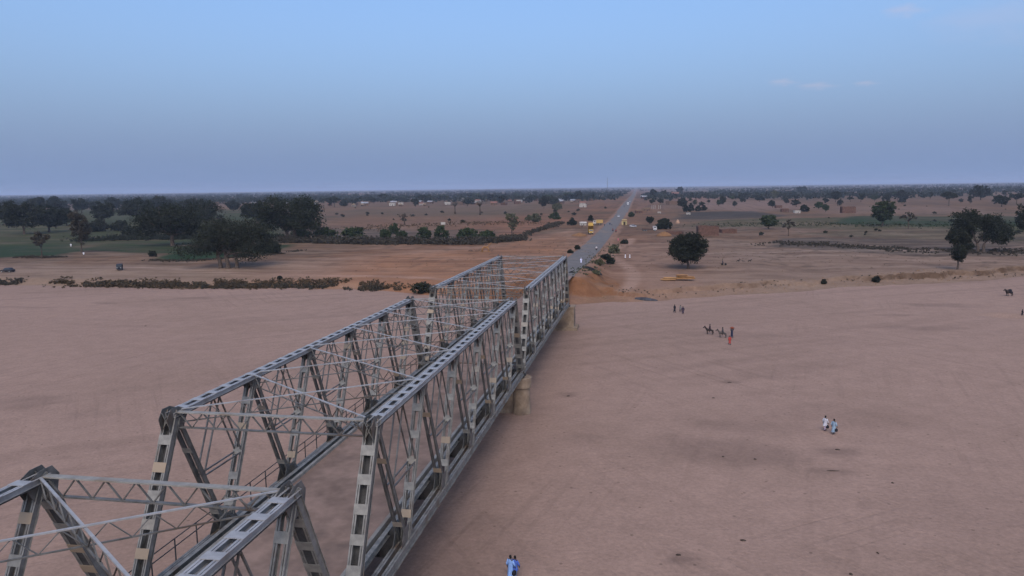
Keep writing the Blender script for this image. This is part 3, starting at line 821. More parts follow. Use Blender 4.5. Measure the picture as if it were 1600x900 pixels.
SHAPES = {   # lobes (x, z, rx, rz) of a crown for a tree 10 m wide and 10 m high; y varies; bare trunk height
    'broad': dict(trunk=2.0, lobes=[(0, 6.2, 3.4, 2.8), (-2.5, 4.9, 2.6, 2.3), (2.5, 5.0, 2.6, 2.3), (-1.5, 7.5, 2.3, 1.9), (1.7, 7.4, 2.3, 1.9), (-3.7, 3.6, 1.5, 1.4), (3.7, 3.4, 1.5, 1.4), (0.3, 4.2, 2.8, 1.8), (3.0, 6.6, 1.6, 1.3), (-3.2, 6.3, 1.5, 1.3)]),
    'round': dict(trunk=1.9, lobes=[(0, 5.6, 3.6, 3.2), (-2.4, 5.0, 2.3, 2.2), (2.3, 5.3, 2.4, 2.4), (-1.2, 7.6, 2.3, 1.9), (1.5, 7.7, 2.1, 1.8), (0.2, 3.6, 2.8, 1.6), (-3.3, 6.3, 1.4, 1.3), (3.4, 6.6, 1.4, 1.2)]),
    'tall': dict(trunk=2.1, lobes=[(0.3, 3.6, 2.3, 1.5), (-1.2, 7.9, 2.6, 1.9), (1.0, 6.7, 2.7, 2.1), (-0.4, 5.1, 2.4, 1.6), (1.9, 4.7, 2.0, 1.3), (-2.6, 8.2, 1.6, 1.3), (0.4, 8.9, 1.7, 1.0), (2.6, 6.4, 1.5, 1.4)]),
    'sparse': dict(trunk=3.4, lobes=[(-2.2, 7.0, 2.0, 1.0), (1.9, 7.8, 2.1, 1.1), (0, 8.8, 1.9, 1.0), (3.2, 6.4, 1.4, .8), (-3.4, 6.0, 1.2, .8), (0.4, 5.6, 1.5, .9)]),
    'umbrella': dict(trunk=4.6, lobes=[(-2.6, 7.8, 2.3, 1.1), (2.6, 7.9, 2.3, 1.1), (0, 8.6, 2.9, 1.3), (0.3, 6.7, 1.6, 1.0), (3.9, 7.4, 1.1, .8)]),
    'dome': dict(trunk=0.6, lobes=[(0, 4.2, 4.2, 4.2), (-2.6, 3.4, 2.4, 3.1), (2.7, 3.6, 2.3, 3.3), (0.4, 7.0, 2.3, 2.4), (-1.6, 6.2, 2.0, 2.2)]),
    'pair': dict(trunk=1.5, lobes=[(-2.8, 6.9, 2.3, 2.6), (-2.3, 4.3, 2.2, 1.8), (2.5, 4.4, 2.5, 2.3), (1.5, 6.3, 1.8, 1.6), (3.4, 3.4, 1.5, 1.3)]),
}
def tree_meshes(shape, seed, clumps, per, leaf, trunks=1, name='tree', mat=None, one=False, H=10.0, W=10.0):
    rng = np.random.default_rng(seed); rd = random.Random(seed)
    sp = SHAPES[shape]; fx, fz = W / 10.0, H / 10.0
    lobes = [(x * fx + rd.uniform(-.3, .3) * fx, rd.uniform(-2.4, 2.4) * fx, z * fz + rd.uniform(-.3, .3) * fz, rx * fx, rx * fx * rd.uniform(.85, 1.1), rz * fz) for x, z, rx, rz in sp['lobes']]
    lobes[0] = (lobes[0][0], 0, *lobes[0][2:])
    vol = np.array([l[3] * l[4] * l[5] for l in lobes]) ** 0.75; vol /= vol.sum()
    cs = []
    for l, v in zip(lobes, vol):
        k = max(3, int(round(clumps * v)))
        d = rng.normal(0, 1, (k, 3)); d /= np.linalg.norm(d, axis=1)[:, None]
        r = rng.uniform(0.2, 1.0, (k, 1)) ** 0.42 * rng.uniform(0.72, 1.22, (k, 1))
        cs.append(np.array(l[:3]) + d * r * np.array(l[3:]))
    cs = np.concatenate(cs)
    cs[:, 2] = np.maximum(cs[:, 2], 0.35 * fz if sp['trunk'] < 1 else sp['trunk'] * 0.7 * fz)
    pts = leaf_arrays(cs, 0.040 * W if not one else 0.05 * W, per, leaf, rng)
    pts[:, 2] = np.maximum(pts[:, 2], 0.02)
    tb = MB()
    for t in range(trunks):
        ox = (t - (trunks - 1) / 2) * 0.105 * W; oy = rd.uniform(-.03, .03) * W
        r0 = 0.034 * W / (1 + 0.12 * (trunks - 1)) * rd.uniform(.85, 1.15)
        if sp['trunk'] < 1: r0 *= 0.5
        top = Vector((ox * 1.2 + rd.uniform(-.3, .3) * fx, oy, sp['trunk'] * fz * 1.25))
        tb.tube([(ox * 1.04, oy, -0.3), (ox, oy, 0.25), (ox + rd.uniform(-.15, .15), oy, sp['trunk'] * fz * .6), top], [r0 * 1.5, r0 * 1.05, r0 * .85, r0 * .72], 8)
        for l in lobes:
            if trunks > 1 and rd.random() < .45: continue
            e = Vector(l[:3]); mdl = top.lerp(e, .5) + Vector((rd.uniform(-.4, .4), rd.uniform(-.4, .4), rd.uniform(0, .5)))
            tb.tube([top - Vector((0, 0, .2)), mdl, e, e + Vector((rd.uniform(-1, 1) * fx, rd.uniform(-1, 1) * fx, l[5] * .7))], [r0 * .5, r0 * .33, r0 * .18, r0 * .06], 5)
    if one: return quad_mesh(name, pts, [mat, BARK], (tb.v, tb.f, 1)), None
    return quad_mesh('crown', pts, mat), tb.mesh('trunk', BARK, True)

def plant_tree(name, px, py, top, wide, shape, seed, label, cat='tree', group=None, clumps=230, per=50, leaf=None, trunks=1, mat=None):
    """a tree of its own, sized from how tall and wide it stands in the photograph"""
    p = at(px, py)
    dist = (Vector((p.x, p.y, p.z)) - Vector(CAM)).dot(_fw)
    H = (py - top) * dist / F_PX; W = wide * dist / F_PX
    lf = leaf or max(0.34, 1.6 * dist / 747.0)
    cr, tr = tree_meshes(shape, seed, clumps, per, lf, trunks, mat=mat or LEAF, H=H, W=W)
    r = empty(name, p, 0)
    link('crown', cr, r); link('trunk', tr, r)
    tag(r, label, cat, group)
    return r

G1 = 'big dark trees of the left bank'
plant_tree('shade_tree', 358, 419, 338, 128, 'broad', 11, 'largest dark spreading tree, on three stout trunks by the sandy track', group=G1, clumps=420, per=50, trunks=3)
plant_tree('shade_tree', 455, 378, 304, 104, 'broad', 23, 'wide olive-green tree behind and right of the three-trunked one', group=G1, clumps=380, per=48, trunks=2)
plant_tree('shade_tree', 270, 384, 316, 100, 'broad', 12, 'broad dark tree just left of the three-trunked one', group=G1, clumps=360, per=48)
plant_tree('shade_tree', 218, 346, 309, 62, 'broad', 13, 'dark round tree rising behind the left end of the green fields', group=G1, clumps=150)
plant_tree('shade_tree', 37, 366, 314, 56, 'broad', 14, 'leftmost big dark tree, at the edge of the picture', group=G1, clumps=170)
plant_tree('shade_tree', 76, 363, 320, 48, 'round', 15, 'low dark tree beside the leftmost big tree', group=G1, clumps=150)
plant_tree('tall_tree', 128, 395, 326, 40, 'tall', 16, 'tall thin tree with a bare trunk above the left track', group=G1, clumps=120, per=34, mat=SCRUB)
plant_tree('thorn_tree', 65, 404, 362, 32, 'sparse', 17, 'small sparse thorn tree on the left field edge', group='thorn trees', clumps=60, per=20, mat=SCRUB)
plant_tree('shade_tree', 85, 333, 307, 36, 'round', 18, 'dark tree on the skyline above the leftmost trees', group=G1, clumps=90, per=26)
plant_tree('shade_tree', 128, 334, 309, 34, 'broad', 19, 'rounded tree on the skyline left of the tall thin tree', group=G1, clumps=90, per=26)
plant_tree('shade_tree', 178, 330, 308, 26, 'round', 20, 'dark tree on the skyline left of the field-end tree', group=G1, clumps=80, per=26)
plant_tree('shade_tree', 365, 330, 313, 24, 'round', 21, 'small round tree seen over the three-trunked tree', group=G1, clumps=80, per=24)
plant_tree('shade_tree', 300, 334, 310, 40, 'broad', 22, 'dark tree peeping over the broad left tree', group=G1, clumps=90, per=26)
plant_tree('bush', 150, 362, 343, 38, 'dome', 24, 'big dark bush in the left green fields', 'bush', clumps=110, per=34)
plant_tree('bush', 188, 361, 345, 34, 'dome', 25, 'dark bush right of the big bush in the left fields', 'bush', clumps=100, per=34)
plant_tree('bush', 238, 401, 391, 14, 'dome', 26, 'small round bush where the left path meets the track', 'bush', clumps=50, per=24)
for i, (px, py, tp, wd, sh, lab) in enumerate(((8, 352, 316, 44, 'broad', 'dark tree cut by the left picture edge behind the leftmost big tree'), (163, 349, 313, 34, 'round', 'round dark tree between the tall thin tree and the fields'), (104, 353, 324, 32, 'round', 'dark tree just left of the tall thin tree'),
        (322, 356, 311, 56, 'broad', 'dark tree between the broad left tree and the three-trunked one'), (402, 350, 316, 44, 'round', 'greyish tree between the three-trunked and the olive-green tree'), (250, 332, 306, 40, 'broad', 'far dark tree above the broad left tree'), (55, 336, 308, 34, 'round', 'far dark tree above the leftmost pair'), (205, 372, 354, 26, 'dome', 'low dark bush before the field-end tree'), (335, 392, 372, 34, 'dome', 'dark bush behind the trunks of the big tree'), (420, 396, 372, 44, 'dome', 'drooping dark thicket right of the three trunks'))):
    plant_tree('bush' if sh == 'dome' else 'shade_tree', px, py, tp, wd, sh, 500 + i, lab, 'bush' if sh == 'dome' else 'tree', None if sh == 'dome' else G1, clumps=130, per=38)
G2 = 'trees of the right bank'
plant_tree('round_tree', 1075, 420, 361, 60, 'round', 31, 'full round dark tree standing alone on the right bank', group=G2, clumps=420, per=48)
plant_tree('tall_tree', 1496, 421, 358, 42, 'tall', 32, 'leaning dark tree at the right track edge', group=G2, clumps=200, per=40)
plant_tree('shade_tree', 1532, 393, 324, 80, 'pair', 33, 'large double-crowned dark tree behind the leaning tree', group=G2, clumps=360, per=46, trunks=2)
plant_tree('shade_tree', 1606, 375, 316, 46, 'round', 34, 'dark tree cut by the right edge of the picture', group=G2, clumps=160, per=36)
plant_tree('round_tree', 1379, 353, 312, 34, 'round', 35, 'tall egg-shaped dark tree in the right fields', group=G2, clumps=200, per=40, mat=LEAF_G)
plant_tree('thorn_tree', 1419, 358, 330, 24, 'sparse', 36, 'nearly leafless small tree right of the egg-shaped one', group='thorn trees', clumps=26, per=12, mat=SCRUB)
plant_tree('thorn_tree', 1232, 369, 343, 20, 'sparse', 44, 'thin bare tree standing in the right field strips', group='thorn trees', clumps=20, per=10, mat=SCRUB)
plant_tree('round_tree', 1201, 358, 335, 25, 'round', 37, 'small round tree alone in the middle of the right fields', group=G2, clumps=130, per=34, mat=LEAF_G)
plant_tree('round_tree', 1038, 358, 340, 25, 'dome', 38, 'low bushy tree behind the orange heap', group=G2, clumps=120, per=34)
plant_tree('round_tree', 1015, 350, 338, 13, 'round', 39, 'little dark tree behind the parked lorry', group=G2, clumps=70, per=24)
plant_tree('round_tree', 1066, 325, 310, 16, 'round', 40, 'umbrella-shaped tree beyond the right huts', group=G2, clumps=80, per=24)
plant_tree('bush', 1072, 331, 319, 10, 'dome', 41, 'dark bush below the umbrella-shaped tree', 'bush', clumps=60, per=20)
plant_tree('bush', 1080, 331, 316, 9, 'dome', 42, 'upright bush right of the umbrella-shaped tree', 'bush', clumps=60, per=20)
plant_tree('bush', 1091, 330, 321, 9, 'dome', 43, 'left one of two low dark bushes right of the huts', 'bush', clumps=50, per=20)
plant_tree('bush', 1100, 329, 320, 8, 'dome', 45, 'right one of two low dark bushes right of the huts', 'bush', clumps=50, per=20)
plant_tree('round_tree', 1279, 327, 315, 13, 'round', 46, 'left half of the double green bush beyond the white hut', group=G2, clumps=60, per=22, mat=LEAF_G)
plant_tree('round_tree', 1290, 331, 319, 11, 'round', 47, 'right half of the double green bush beyond the white hut', group=G2, clumps=60, per=22, mat=LEAF_G)
plant_tree('bush', 1257, 331, 319, 14, 'dome', 48, 'dark bush right beside the white hut', 'bush', clumps=70, per=22)
for i, (px, py, tp, wd, sh, lab) in enumerate((
        (1405, 314, 296, 18, 'broad', 'dark tree pair above the egg-shaped tree, its left half'), (1412, 315, 303, 12, 'round', 'dark tree pair above the egg-shaped tree, its right half'),
        (1482, 322, 301, 26, 'umbrella', 'flat-topped tree left of the double-crowned one'), (1532, 313, 289, 28, 'broad', 'spreading tree on the far plain above the double-crowned tree'),
        (1565, 323, 304, 22, 'round', 'round tree on the far plain near the right edge'), (1588, 320, 303, 20, 'umbrella', 'flat-topped tree nearest the right edge of the plain'),
        (1388, 310, 300, 12, 'round', 'small tree left of the dark pair on the right plain'), (1305, 316, 296, 14, 'round', 'tallest of the small trees on the middle right plain'),
        (1345, 316, 305, 10, 'sparse', 'thin tree on the right plain above the ruined wall'), (1210, 312, 297, 12, 'round', 'tree with a pale hut beside it on the right plain'),
        (1252, 302, 291, 16, 'broad', 'dark tree on the right skyline above the white hut'), (1021, 310, 296, 13, 'round', 'first dark tree right of the far road'),
        (1037, 308, 298, 11, 'round', 'second dark tree right of the far road'), (1062, 303, 291, 10, 'broad', 'tree above the red roofed houses right of the road'),
        (800, 364, 334, 24, 'tall', 'feathery tree standing over the right end of the thicket'), (826, 352, 336, 12, 'sparse', 'thin tree between the feathery tree and the round bush'),
        (837, 347, 332, 18, 'dome', 'pale bush left of the round green bush'), (867, 343, 331, 18, 'dome', 'round green bush near the road left side'),
        (870, 331, 317, 16, 'round', 'yellowish tree behind the round green bush'), (850, 326, 306, 15, 'round', 'dark tree at the village edge left of the road'),
        (894, 352, 341, 14, 'dome', 'dark bush by the checkpoint left of the yellow truck'), (903, 313, 298, 14, 'broad', 'broad tree at the right end of the village'),
        (888, 314, 302, 16, 'broad', 'dark tree beside the broad one at the village end'), (923, 345, 336, 8, 'dome', 'dark bush behind the yellow truck'),
        (986, 339, 331, 9, 'dome', 'green bush beside the checkpoint house'))):
    m = LEAF_P if any(w in lab for w in ('pale', 'feathery', 'yellowish')) else (LEAF_G if 'green' in lab else LEAF)
    plant_tree('bush' if sh == 'dome' else 'plain_tree', px, py, tp, wd, sh, 60 + i, lab, 'bush' if sh == 'dome' else 'tree', clumps=60, per=24, mat=m)

# green bushes growing out of the thicket
for i, (px, py, tp, wd, lab) in enumerate(((555, 375, 352, 40, 'leftmost big green bush rising from the long thicket'), (602, 372, 357, 18, 'small green bush left of the middle of the thicket'), (616, 366, 348, 16, 'little dark tree standing behind the thicket middle'),
        (628, 374, 359, 18, 'low green bush below the little dark tree'), (662, 374, 354, 24, 'green bush at the middle of the thicket'), (689, 373, 351, 24, 'tallest dark green bush in the thicket'), (730, 375, 353, 32, 'wide green bush right of the tallest one'),
        (761, 376, 358, 30, 'last round green bush at the right of the thicket'), (510, 375, 355, 40, 'green bush in the thicket left part'), (470, 374, 356, 36, 'green bush at the thicket beginning below the big tree'))):
    plant_tree('bush', px, py, tp, wd, 'dome', 100 + i, lab, 'bush', 'green bushes of the thicket', clumps=90, per=34, mat=LEAF_G)
# bushes on the right flank of the road bank
for i, (px, py, tp, wd, lab) in enumerate(((959, 396, 381, 18, 'upper grey-green bush on the road bank'), (947, 406, 396, 16, 'middle dark bush on the road bank'), (954, 413, 400, 14, 'right bush of the lower road bank pair'), (936, 414, 404, 14, 'left bush of the lower road bank pair'), (931, 432, 425, 14, 'lowest scrubby bush on the road bank'), (976, 381, 374, 12, 'dark shrub where the path leaves the road'),
        (902, 390, 383, 8, 'dry shrub on the left road verge'), (891, 396, 390, 9, 'low shrub on the left verge by the bridge end'), (662, 458, 439, 38, 'rounded dark green bush at the river edge beside the far span'), (437, 437, 431, 8, 'single green bush on the left bank slope'), (1369, 441, 431, 12, 'lone bush on the lip of the right bank'), (1287, 444, 436, 9, 'small bush on the right bank edge'))):
    plant_tree('bush', px, py, tp, wd, 'dome', 130 + i, lab, 'bush', clumps=70, per=30, mat=LEAF_P if i in (0, 3, 4) else LEAF)

# pollarded trees
def pollard(px, py, top, label, seed):
    p = at(px, py); dist = (p - Vector(CAM)).dot(_fw); H = (py - top) * dist / F_PX; rd = random.Random(seed)
    r = empty('pollard_tree', p); mb = MB()
    mb.tube([(0, 0, -.3), (0.1, 0, H * .3), (-.1, 0, H * .62)], [H * .07, H * .05, H * .055], 8)
    for a in range(7):
        an = a * .9 + rd.random(); e = Vector((math.cos(an) * H * .28, math.sin(an) * H * .28, H * rd.uniform(.72, 1.0)))
        mb.tube([(-.1, 0, H * .6), e * .55 + Vector((0, 0, H * .36)), e], [H * .035, H * .022, H * .012], 5)
    mb.build('trunk', BARK, r, smooth=True)
    rng = np.random.default_rng(seed)
    cs = np.stack([rng.normal(0, H * .2, 14), rng.normal(0, H * .2, 14), rng.uniform(H * .75, H, 14)], 1)
    link('crown', quad_mesh('crown', leaf_arrays(cs, H * .07, 10, .8, rng), SCRUB), r)
    tag(r, label, 'tree')
pollard(711, 334, 316, 'left one of two lopped trees with bare trunks beyond the thicket', 1)
pollard(750, 336, 314, 'right one of two lopped trees with bare trunks beyond the thicket', 2)
pollard(632, 351, 335, 'slim lopped trunk standing behind the thicket', 3)

# trees of the far plain: small, alike, each its own object
FAR = []
for i, (sh, mt) in enumerate((('broad', LEAF), ('round', LEAF), ('umbrella', LEAF), ('round', LEAF_G), ('dome', LEAF), ('tall', LEAF))):
    FAR.append(tree_meshes(sh, 300 + i, 46, 10, 1.6, 1, 'far_tree', mt, True, 9.0, 10.0)[0])
KINDS_ = ('broad', 'round', 'flat-topped', 'greenish round', 'bushy', 'tall')
def far_tree(x, y, h, w, label, group, k, name='far_tree'):
    o = link(name, FAR[k % len(FAR)], None, (x, y, ground_z(x, y)), (0, 0, random.uniform(0, 6.28)), (w / 10.0, w / 10.0, h / 9.0))
    return tag(o, label, 'tree', group)
rd = random.Random(99)
cnt = 0
# village belt left of the road
for i in range(150):
    px = rd.uniform(330, 930); py = rd.choice((rd.uniform(308, 324), rd.uniform(303, 312)))
    if px > 880 and py > 312: continue
    py += (500 - px) * 0.0125 * 0.6
    p = at(px, py); h = rd.uniform(8, 15)
    far_tree(p.x, p.y, h, h * rd.uniform(1.0, 1.7), '%s %s village tree %s' % ('nearer' if p.y < 1150 else 'far', KINDS_[i % 6], where(px)), 'trees of the village belt', i); cnt += 1
for i in range(48):
    px = rd.uniform(0, 330); py = rd.uniform(312, 332)
    p = at(px, py); h = rd.uniform(6, 12)
    far_tree(p.x, p.y, h, h * rd.uniform(.9, 1.5), '%s %s field tree %s' % ('nearer' if p.y < 800 else 'far', KINDS_[i % 6], where(px)), 'trees behind the left fields', i); cnt += 1
for i in range(150):
    px = 1010 + 620 * rd.random() ** 0.85; py = 291 + rd.random() ** 1.15 * 34 + (1200 - px) * 0.0128
    if py < 293 + (1200 - px) * 0.0128 and rd.random() < .5: continue
    p = at(px, py); h = rd.uniform(4.5, 11)
    far_tree(p.x, p.y, h, h * rd.uniform(.7, 1.5), '%s %s plain tree %s' % ('nearer small' if p.y < 1300 else 'far tiny', KINDS_[i % 6], where(px)), 'trees of the right plain', i); cnt += 1
for i in range(30):
    px = rd.uniform(480, 960); py = rd.uniform(324, 350)
    p = at(px, py); h = rd.uniform(1.5, 3.2)
    if abs(p.x) < 9: continue
    far_tree(p.x, p.y, h, h * rd.uniform(1.0, 1.8), '%s shrub in the scrub %s' % ('low dark' if h < 2.3 else 'taller dark', where(px)), 'shrubs of the left scrub', 4, 'shrub')['category'] = 'shrub'
for i in range(26):
    px = rd.uniform(1120, 1600); py = rd.uniform(318, 372)
    p = at(px, py); h = rd.uniform(0.9, 2.2)
    far_tree(p.x, p.y, h, h * rd.uniform(1.0, 1.8), '%s shrub in the fields %s' % ('low dark' if h < 1.5 else 'taller dark', where(px)), 'shrubs of the right fields', 4, 'shrub')['category'] = 'shrub'

# what cannot be counted: the farthest woods, the thicket, the scrub on the bank, weeds
def far_wood():
    rng = np.random.default_rng(5)
    y = 1300 * (10 ** (rng.random(16000) * 1.05)); x = (rng.random(16000) - .5) * y * 1.9 - 0.18 * y
    ok = (np.abs(x - road_x(y)) > 25) & (fbm(x / 900., y / 1500., 91, 3) > 0.44 + np.where(x > 0, 0.14, -0.06))
    x, y = x[ok], y[ok]
    z = land_z(x, y); h = rng.uniform(4.5, 10, len(x))
    cs = np.concatenate([np.stack([x + rng.normal(0, 1, len(x)) * h * .4, y + rng.normal(0, 1, len(x)) * h * .4, z + h * rng.uniform(.3, .9, len(x))], 1) for k in range(4)])
    o = link('far_woodland', quad_mesh('far_woodland', leaf_arrays(cs, 1.6, 4, 4.2, rng), LEAF))
    tag(o, 'hazy dark woodland merging into the horizon', 'woodland', kind='stuff')
far_wood()

def strip(name, pix, n, hlo, hhi, leaf, mat, label, cat, jit, per=7, back=0.0):
    """a belt of brush along a line of the photograph's points"""
    rng = np.random.default_rng(len(pix) * 7 + n); P = [at(*q) for q in pix]
    seg = np.array([(P[i + 1] - P[i]).length for i in range(len(P) - 1)]); cum = np.concatenate([[0], np.cumsum(seg)])
    t = rng.random(n) * cum[-1]
    x = np.interp(t, cum, [p.x for p in P]) + rng.normal(0, jit, n); y = np.interp(t, cum, [p.y for p in P]) + rng.normal(0, jit, n) + back
    dens = fbm(x / 6., y / 6., 13, 3); ok = dens > 0.36
    x, y, dens = x[ok], y[ok], dens[ok]; n = len(x)
    h = rng.uniform(hlo, hhi, n) * (0.35 + 1.3 * dens); z = np.maximum(land_z(x, y), sand_z(x, y))
    cs = np.concatenate([np.stack([x + rng.normal(0, 1, n) * h * .35, y + rng.normal(0, 1, n) * h * .35, z + h * (0.15 + 0.75 * rng.random(n) ** 1.3)], 1) for k in range(3)])
    pts = leaf_arrays(cs, hlo * .3, per, leaf, rng)
    o = link(name, quad_mesh(name, pts, mat))
    return tag(o, label, cat, kind='stuff')
strip('thicket', [(430, 379), (520, 379), (640, 381), (760, 380), (806, 376)], 2600, 1.3, 3.0, .75, SCRUB, 'long grey-brown thicket between the bare earth and the scrubland', 'thicket', 3.2, 8)
strip('thicket', [(800, 377), (825, 366), (850, 358), (878, 349)], 420, .8, 1.7, .7, SCRUB, 'thin tail of the thicket curving up towards the checkpoint', 'thicket', 1.5, 7)
strip('bank_scrub', [(70, 445), (180, 445), (300, 447), (420, 448)], 1300, .5, 1.2, .38, DRYGRASS, 'dry brown brush along the left river bank', 'scrub', 1.7, 8)
strip('bank_scrub', [(75, 446), (180, 447), (330, 449), (470, 449), (610, 453)], 900, .5, 1.25, .36, SCRUB, 'dark scrub at the foot of the left river bank', 'scrub', 1.0, 8)
strip('bank_scrub', [(400, 446), (520, 446), (610, 452), (640, 456)], 700, .4, 1.1, .36, DRYGRASS, 'reddish brush on the bank left of the far span', 'scrub', 1.8, 7)
strip('bank_scrub', [(-10, 444), (28, 443)], 160, .5, 1.2, .36, SCRUB, 'dark scrub on the bank at the left picture edge', 'scrub', 1.2, 8)
strip('field_scrub', [(230, 407), (300, 408), (420, 398), (470, 392)], 500, .25, .6, .4, SCRUB, 'low dark growth edging the green field by the big tree', 'scrub', 1.5, 5)
strip('field_scrub', [(140, 376), (200, 374), (330, 372), (440, 372)], 2600, .8, 2.4, .7, LEAF, 'dark green undergrowth beneath the left trees', 'undergrowth', 6, 6)
strip('field_scrub', [(0, 403), (60, 402), (110, 402)], 260, .25, .6, .4, SCRUB, 'dark growth along the edge of the leftmost green field', 'scrub', 1.2, 5)
strip('field_scrub', [(1200, 381), (1330, 385), (1480, 394), (1620, 393)], 1200, .25, .7, .5, SCRUB, 'grey dry stalks along the edge of the right fields', 'scrub', 5, 5)
strip('field_scrub', [(520, 360), (640, 352), (760, 348), (830, 350)], 700, .3, .9, .55, DRYGRASS, 'dry brown weeds on the open ground behind the thicket', 'scrub', 14, 5)
strip('field_scrub', [(1100, 352), (1300, 350), (1450, 352), (1640, 352)], 900, .25, .6, .55, LEAF_G, 'green growth of the right field strips', 'crops', 12, 5)

# ------------------------------------------------------------------ people and animals
CLOTH = {}
def cloth(name, c, rough=0.9):
    if name not in CLOTH: CLOTH[name] = mottled('cloth_' + name, tuple(v * .82 for v in c), tuple(min(1, v * 1.12) for v in c), 6.0, rough, 0.1)
    return CLOTH[name]
SKIN = mottled('dark_skin', (0.035, 0.022, 0.016), (0.055, 0.034, 0.024), 9.0, 0.6, 0.3)
HAIR = mottled('black_hair', (0.008, 0.008, 0.008), (0.016, 0.014, 0.013), 20.0, 0.8, 0.2)

def skinned(name, verts, edges, radii, mat, parent=None, root=0, sub=1):
    me = bpy.data.meshes.new(name)
    me.from_pydata([tuple(v) for v in verts], edges, [])
    me.materials.append(mat)
    o = link(name, me, parent)
    o.modifiers.new('skin', 'SKIN').use_smooth_shade = True
    if not me.skin_vertices: me.skin_vertices.new()
    for i, r in enumerate(radii):
        me.skin_vertices[0].data[i].radius = (r, r)
        me.skin_vertices[0].data[i].use_root = (i == root)
    s = o.modifiers.new('round', 'SUBSURF'); s.levels = sub; s.render_levels = sub
    return o

def body_graph(h, stride=0.22, arm=(0.12, 0.1), seat=False, lift=(0, 0)):
    """joints of a figure of height h facing -y; returns verts, edges, radii"""
    k = h / 1.75; V, E, R = [], [], []
    def a(p, r, frm=None):
        V.append(Vector(p) * k); R.append(r * k)
        if frm is not None: E.append((frm, len(V) - 1))
        return len(V) - 1
    pel = a((0, 0, 0.95), .13); sp = a((0, 0, 1.2), .125, pel); ch = a((0, 0.01, 1.38), .14, sp)
    nk = a((0, 0, 1.51), .06, ch); hd = a((0, -.015, 1.60), .09, nk); a((0, -.005, 1.72), .085, hd)
    for s in (-1, 1):
        hip = a((s * .1, 0, .9), .095, pel); st = s * stride
        if seat:
            kn = a((s * .34, -.16, .62), .07, hip); an = a((s * .36, -.02, .22), .045, kn); a((s * .36, -.16, .16), .04, an)
        else:
            kn = a((s * .1, -st * .55 - .03, .5), .066, hip); an = a((s * .1, -st * .9 + .03, .08), .045, kn); a((s * .11, -st * .9 - .15, .03), .04, an)
        sh = a((s * .20, 0, 1.42), .062, ch); el = a((s * (.26 + lift[0 if s < 0 else 1] * .05), arm[0] * s * .6, 1.14 + lift[0 if s < 0 else 1] * .38), .048, sh)
        wr = a((s * (.27 - lift[0 if s < 0 else 1] * .12), arm[1] * s - .08, .90 + lift[0 if s < 0 else 1] * .90), .035, el)
        d = V[wr] / k - V[el] / k; d.normalize()
        pm = a(V[wr] / k + d * .07, .036, wr)
        for f in range(4): a(V[pm] / k + d * (.075 + .01 * (f in (1, 2))) + Vector((0, (f - 1.5) * .022, 0)) - Vector((s * .012, 0, 0)), .010, pm)
        a(V[wr] / k + d * .07 + Vector((-s * .015, -.05, 0)), .011, wr)
    return V, E, R

def ellipse(cx, cy, z, rx, ry, n=14, wob=0.0, ph=0.0):
    return [(cx + rx * math.cos(t) * (1 + wob * math.sin(5 * t + ph)), cy + ry * math.sin(t) * (1 + wob * math.sin(5 * t + ph)), z) for t in (2 * math.pi * i / n for i in range(n))]

